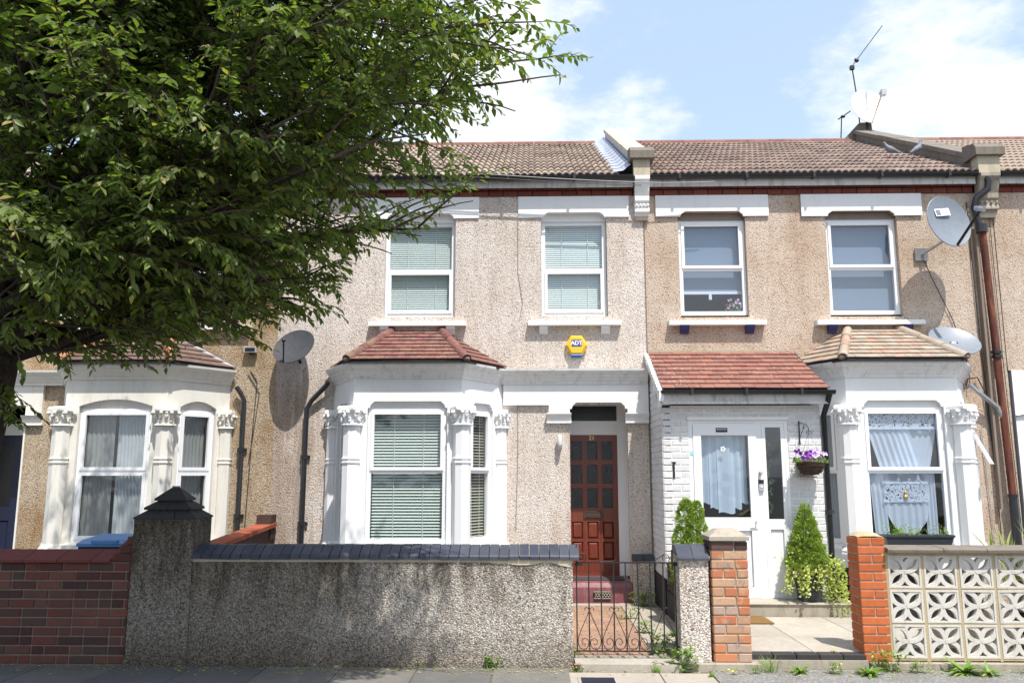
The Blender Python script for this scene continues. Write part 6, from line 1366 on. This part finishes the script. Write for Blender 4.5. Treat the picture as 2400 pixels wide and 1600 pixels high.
for z0,az,el,L,dr in ((2.6,4,21,3.0,.10),(2.65,24,20,2.9,.09),(2.65,-22,21,2.7,.10),(2.7,45,24,2.7,.08),(2.85,-5,22,4.1,.09),(2.9,13,24,4.5,.07),(2.9,-30,26,3.5,.08),(3.0,32,26,4.0,.07),(3.2,4,29,4.75,.05),(3.3,20,33,4.7,.05),(3.4,-14,34,4.6,.05),(3.5,38,36,3.9,.05),
    (3.7,-2,39,4.9,.04),(3.9,12,45,4.7,.04),(4.0,-22,46,4.3,.04),(4.2,28,50,4.2,.04),(4.6,3,54,4.4,.03),(5.0,-14,60,3.8,.03),(5.2,22,62,3.6,.03),(5.8,0,68,3.0,.0),(2.8,-14,24,4.0,.07),(3.1,-22,30,4.3,.06),(3.5,-8,38,4.7,.05),(4.0,-35,44,4.0,.04),(3.4,10,36,4.9,.05),(3.6,2,33,5.5,.02),(3.8,6,38,5.5,.03),(4.4,-4,46,5.4,.03),(3.3,5,24,4.9,.03),(4.0,-30,36,6.4,.03),(4.3,-45,40,6.2,.03),(4.2,-18,38,6.3,.03),(4.8,-35,47,6.4,.02),(5.0,-22,52,6.2,.02),(4.6,-60,45,5.5,.02),(4.5,-8,44,5.8,.03),(6.4,45,70,2.4,0),
    (2.6,75,22,2.5,.07),(3.0,62,32,3.0,.05),(3.6,80,42,3.2,.04),(4.4,60,55,3.4,.03),(2.6,-60,26,2.4,.06),(3.0,-45,34,3.0,.05),(3.5,-70,42,2.9,.04),(4.2,-50,52,3.4,.03),(5.0,-75,62,3.0,.02),
    (2.7,115,25,2.6,.06),(3.5,130,40,3.0,.04),(4.5,110,55,3.0,.03),(2.8,-110,28,2.4,.05),(3.6,-125,40,2.8,.04),(4.6,-110,56,3.0,.03),(2.8,165,25,2.8,.05),(3.6,-170,38,3.2,.04),(4.6,175,52,3.2,.03),(5.4,150,62,2.8,.02),(5.6,-150,64,2.8,.02)):
    prim.append((z0,R(az),R(el),L,dr))
twigs=[]; sec_mb=MB()
ENV=[(2.3,1.2),(2.6,1.2),(2.8,1.9),(3.05,2.85),(3.6,3.35),(3.9,3.8),(4.2,4.15),(4.5,4.6),(5.0,4.85),(5.6,5.25),(6.2,5.1),(7.2,4.6),(8.5,3.0),(10,.5)]
def env(z,az):
    for (a,b),(c,d) in zip(ENV,ENV[1:]):
        if z<=c: r=b+(d-b)*max(0,(z-a))/(c-a); break
    else: r=.4
    b=max(0,math.cos(az+R(33)))**2*min(1,max(0,(z-4.7)/.5))*1.5      # crown widened on the unseen street side, added to shade front wall and pavement
    return (r+b)*(1-.14*max(0,math.sin(az)))
def inside(p,k=1.): return math.hypot(p.x-tx,p.y-ty)<env(p.z,math.atan2(p.y-ty,p.x-tx))*k

def side_dir(d,ang,roll):
    o=d.orthogonal().normalized(); o=Matrix.Rotation(roll,3,d)@o; return (d*math.cos(ang)+o*math.sin(ang)).normalized()
def add_twigs(pts,every,Lm,droop,end=True):
    acc=0
    for a,b in zip(pts,pts[1:]):
        seg=(b-a); l=seg.length; 
        if l<1e-5: continue
        s=every-acc
        while s<l:
            p=a+seg*(s/l); d=side_dir(seg.normalized(),R(random.uniform(30,65)),random.uniform(0,6.28)); d.z=d.z*.6-.08
            twigs.append(limb_pts(p,d,Lm*random.uniform(.5,1.15),droop,.07,5)); s+=every*random.uniform(.7,1.3)
        acc=max(0,l-(s-every))
    if end: twigs.append(limb_pts(pts[-1],pts[-1]-pts[-2],Lm*.9,droop,.05,5))
for z0,az,el,L,dr in prim:
    reps=3 if (L<5.3 or az>-.1) else 1
    if not -1.2<az<1.3: reps=2
    L*=.93; p0=at_trunk(z0); d=dirof(az,el); pts=limb_pts(p0,d,L,dr*.55,.045,11)
    while len(pts)>4 and not inside(pts[-1],.97): pts.pop()
    pts=[pts[0].copy()]+pts[1:]; q_=[]
    for j in range(12): f_=j*(len(pts)-1)/11; k_=min(len(pts)-2,int(f_)); q_.append(pts[k_].lerp(pts[k_+1],f_-k_))
    pts=q_; r0=.018+.0125*L
    m_=MB(); m_.tube(pts,[r0*(1-.95*i/11) for i in range(12)],8,cap=False); m_.build('limb','bark',TR,smooth=True)
    for i in range(2,12):
        for rep in range(reps):
            f=(i-random.random())/11; 
            if f<.14: continue
            k=min(10,int(f*11)); p=pts[k].lerp(pts[k+1],f*11-k); base=(pts[k+1]-pts[k]).normalized()
            dd=side_dir(base,R(random.uniform(28,60)),random.uniform(0,6.28)); dd.z*=.65
            sl_=L*(.34-.20*f)*random.uniform(.7,1.2)+.15; sp=limb_pts(p,dd,sl_,.10,.06,6)
            if not inside(sp[-1],.97): continue
            sec_mb.tube(sp,[.011*(1-.7*j/6)+.002 for j in range(7)],5,cap=False); add_twigs(sp,.132,.36,.24)
    add_twigs(pts[7:],.09,.38,.18)
sec_mb.build('branchlets','twig',TR,kind='stuff')
# a low spray hanging beside the trunk
for k in range(9):
    p=at_trunk(2.3+.1*(k%3)); twigs.append(limb_pts(p+Vector((.15,-.05,0)),Vector((random.uniform(.3,1),random.uniform(-.6,.2),-.3)),random.uniform(.35,.7),.25,.08,5))
twm=MB(); P=[];Dd=[];S=[];RL=[];T=[]
cp=Vector(co.location)
Rc=co.rotation_euler.to_matrix().transposed()
def project(p):
    q=Rc@(Vector(p)-cp); 
    if q.z>-.2: return None
    return 1200+1933*q.x/-q.z, 800-1933*q.y/-q.z, -q.z
for tw in twigs:
    rr_=math.hypot(tw[-1].x-tx,tw[-1].y-ty)
    if not inside(tw[-1],random.uniform(.90,1.04)+.11*math.sin(3.1*tw[0].z+1.3)*math.sin(2.3*tw[0].y+.7)) or (tw[-1].z<2.78+.15*max(0,tw[-1].y+5.0)+.1*math.sin(5*tw[0].x) and rr_>1.5) or tw[-1].z<2.1: continue
    tipd=(tw[-1]-tw[0]); L=sum((b-a).length for a,b in zip(tw,tw[1:])); n=max(3,int(L/.030)); yl=random.random()**3
    if project(tw[0]) and project(tw[0])[2]<2.6: continue
    twm.tube(tw,[.0035]*5+[.0015],3,cap=False)
    for i in range(n):
        f=(i+.5)/n*5; k=min(4,int(f)); a,b=tw[k],tw[k+1]; p=a.lerp(b,f-k); t=(b-a).normalized(); sd=t.cross(Vector((0,0,1)))
        sd=sd.normalized() if sd.length>.05 else Vector((1,0,0)); sgn=1 if i%2 else -1
        d=t*.75+sd*sgn*random.uniform(.5,.95)+Vector((random.gauss(0,.2),random.gauss(0,.2),random.uniform(-.75,.05)))
        P.append(p); Dd.append(d); S.append(random.uniform(.055,.122)*(.75+.25*(1-i/n))); RL.append(random.gauss(0,.5)); T.append(min(1,max(0,random.gauss(.45,.22)+.33*yl*(i/n)+(.35 if random.random()<.012 else 0))))
P=np.array([tuple(p) for p in P]); Dd=np.array([tuple(p) for p in Dd]); S=np.array(S); RL=np.array(RL); T=np.array(T)
print('LEAVES',len(P),'TWIGS',len(twigs))
twm.build('twigs','twig',TR,kind='stuff')
# the 300 leaves that show largest are parts of their own
pr=np.array([(lambda q:q if q else (-1,-1,99))(project(p)) for p in P]); infr=(pr[:,0]>0)&(pr[:,0]<2400)&(pr[:,1]>0)&(pr[:,1]<1600)
score=np.where(infr,S/pr[:,2],0); idx=np.argsort(-score)[:290]; mask=np.ones(len(P),bool); mask[idx]=False
leaves('foliage',P[mask],Dd[mask],S[mask],RL[mask],T[mask],'leaf',TR,wid=.92)
lm=[]
for q in range(5):
    me=bpy.data.meshes.new('leaf'); me.from_pydata([tuple(x) for x in LV],[],LF); at=me.attributes.new('tint','FLOAT','POINT'); at.data.foreach_set('value',[.15+.17*q]*len(LV)); me.polygons.foreach_set('use_smooth',[True]*len(LF)); me.materials.append(M['leaf']); lm.append(me)
RM=rotmats(Dd[idx],RL[idx])
for k,i in enumerate(idx):
    m3=Matrix(RM[k].tolist()); inst('leaf',lm[min(4,int(T[i]*5))],TR,tuple(P[i]),m3.to_euler(),(S[i],)*3)
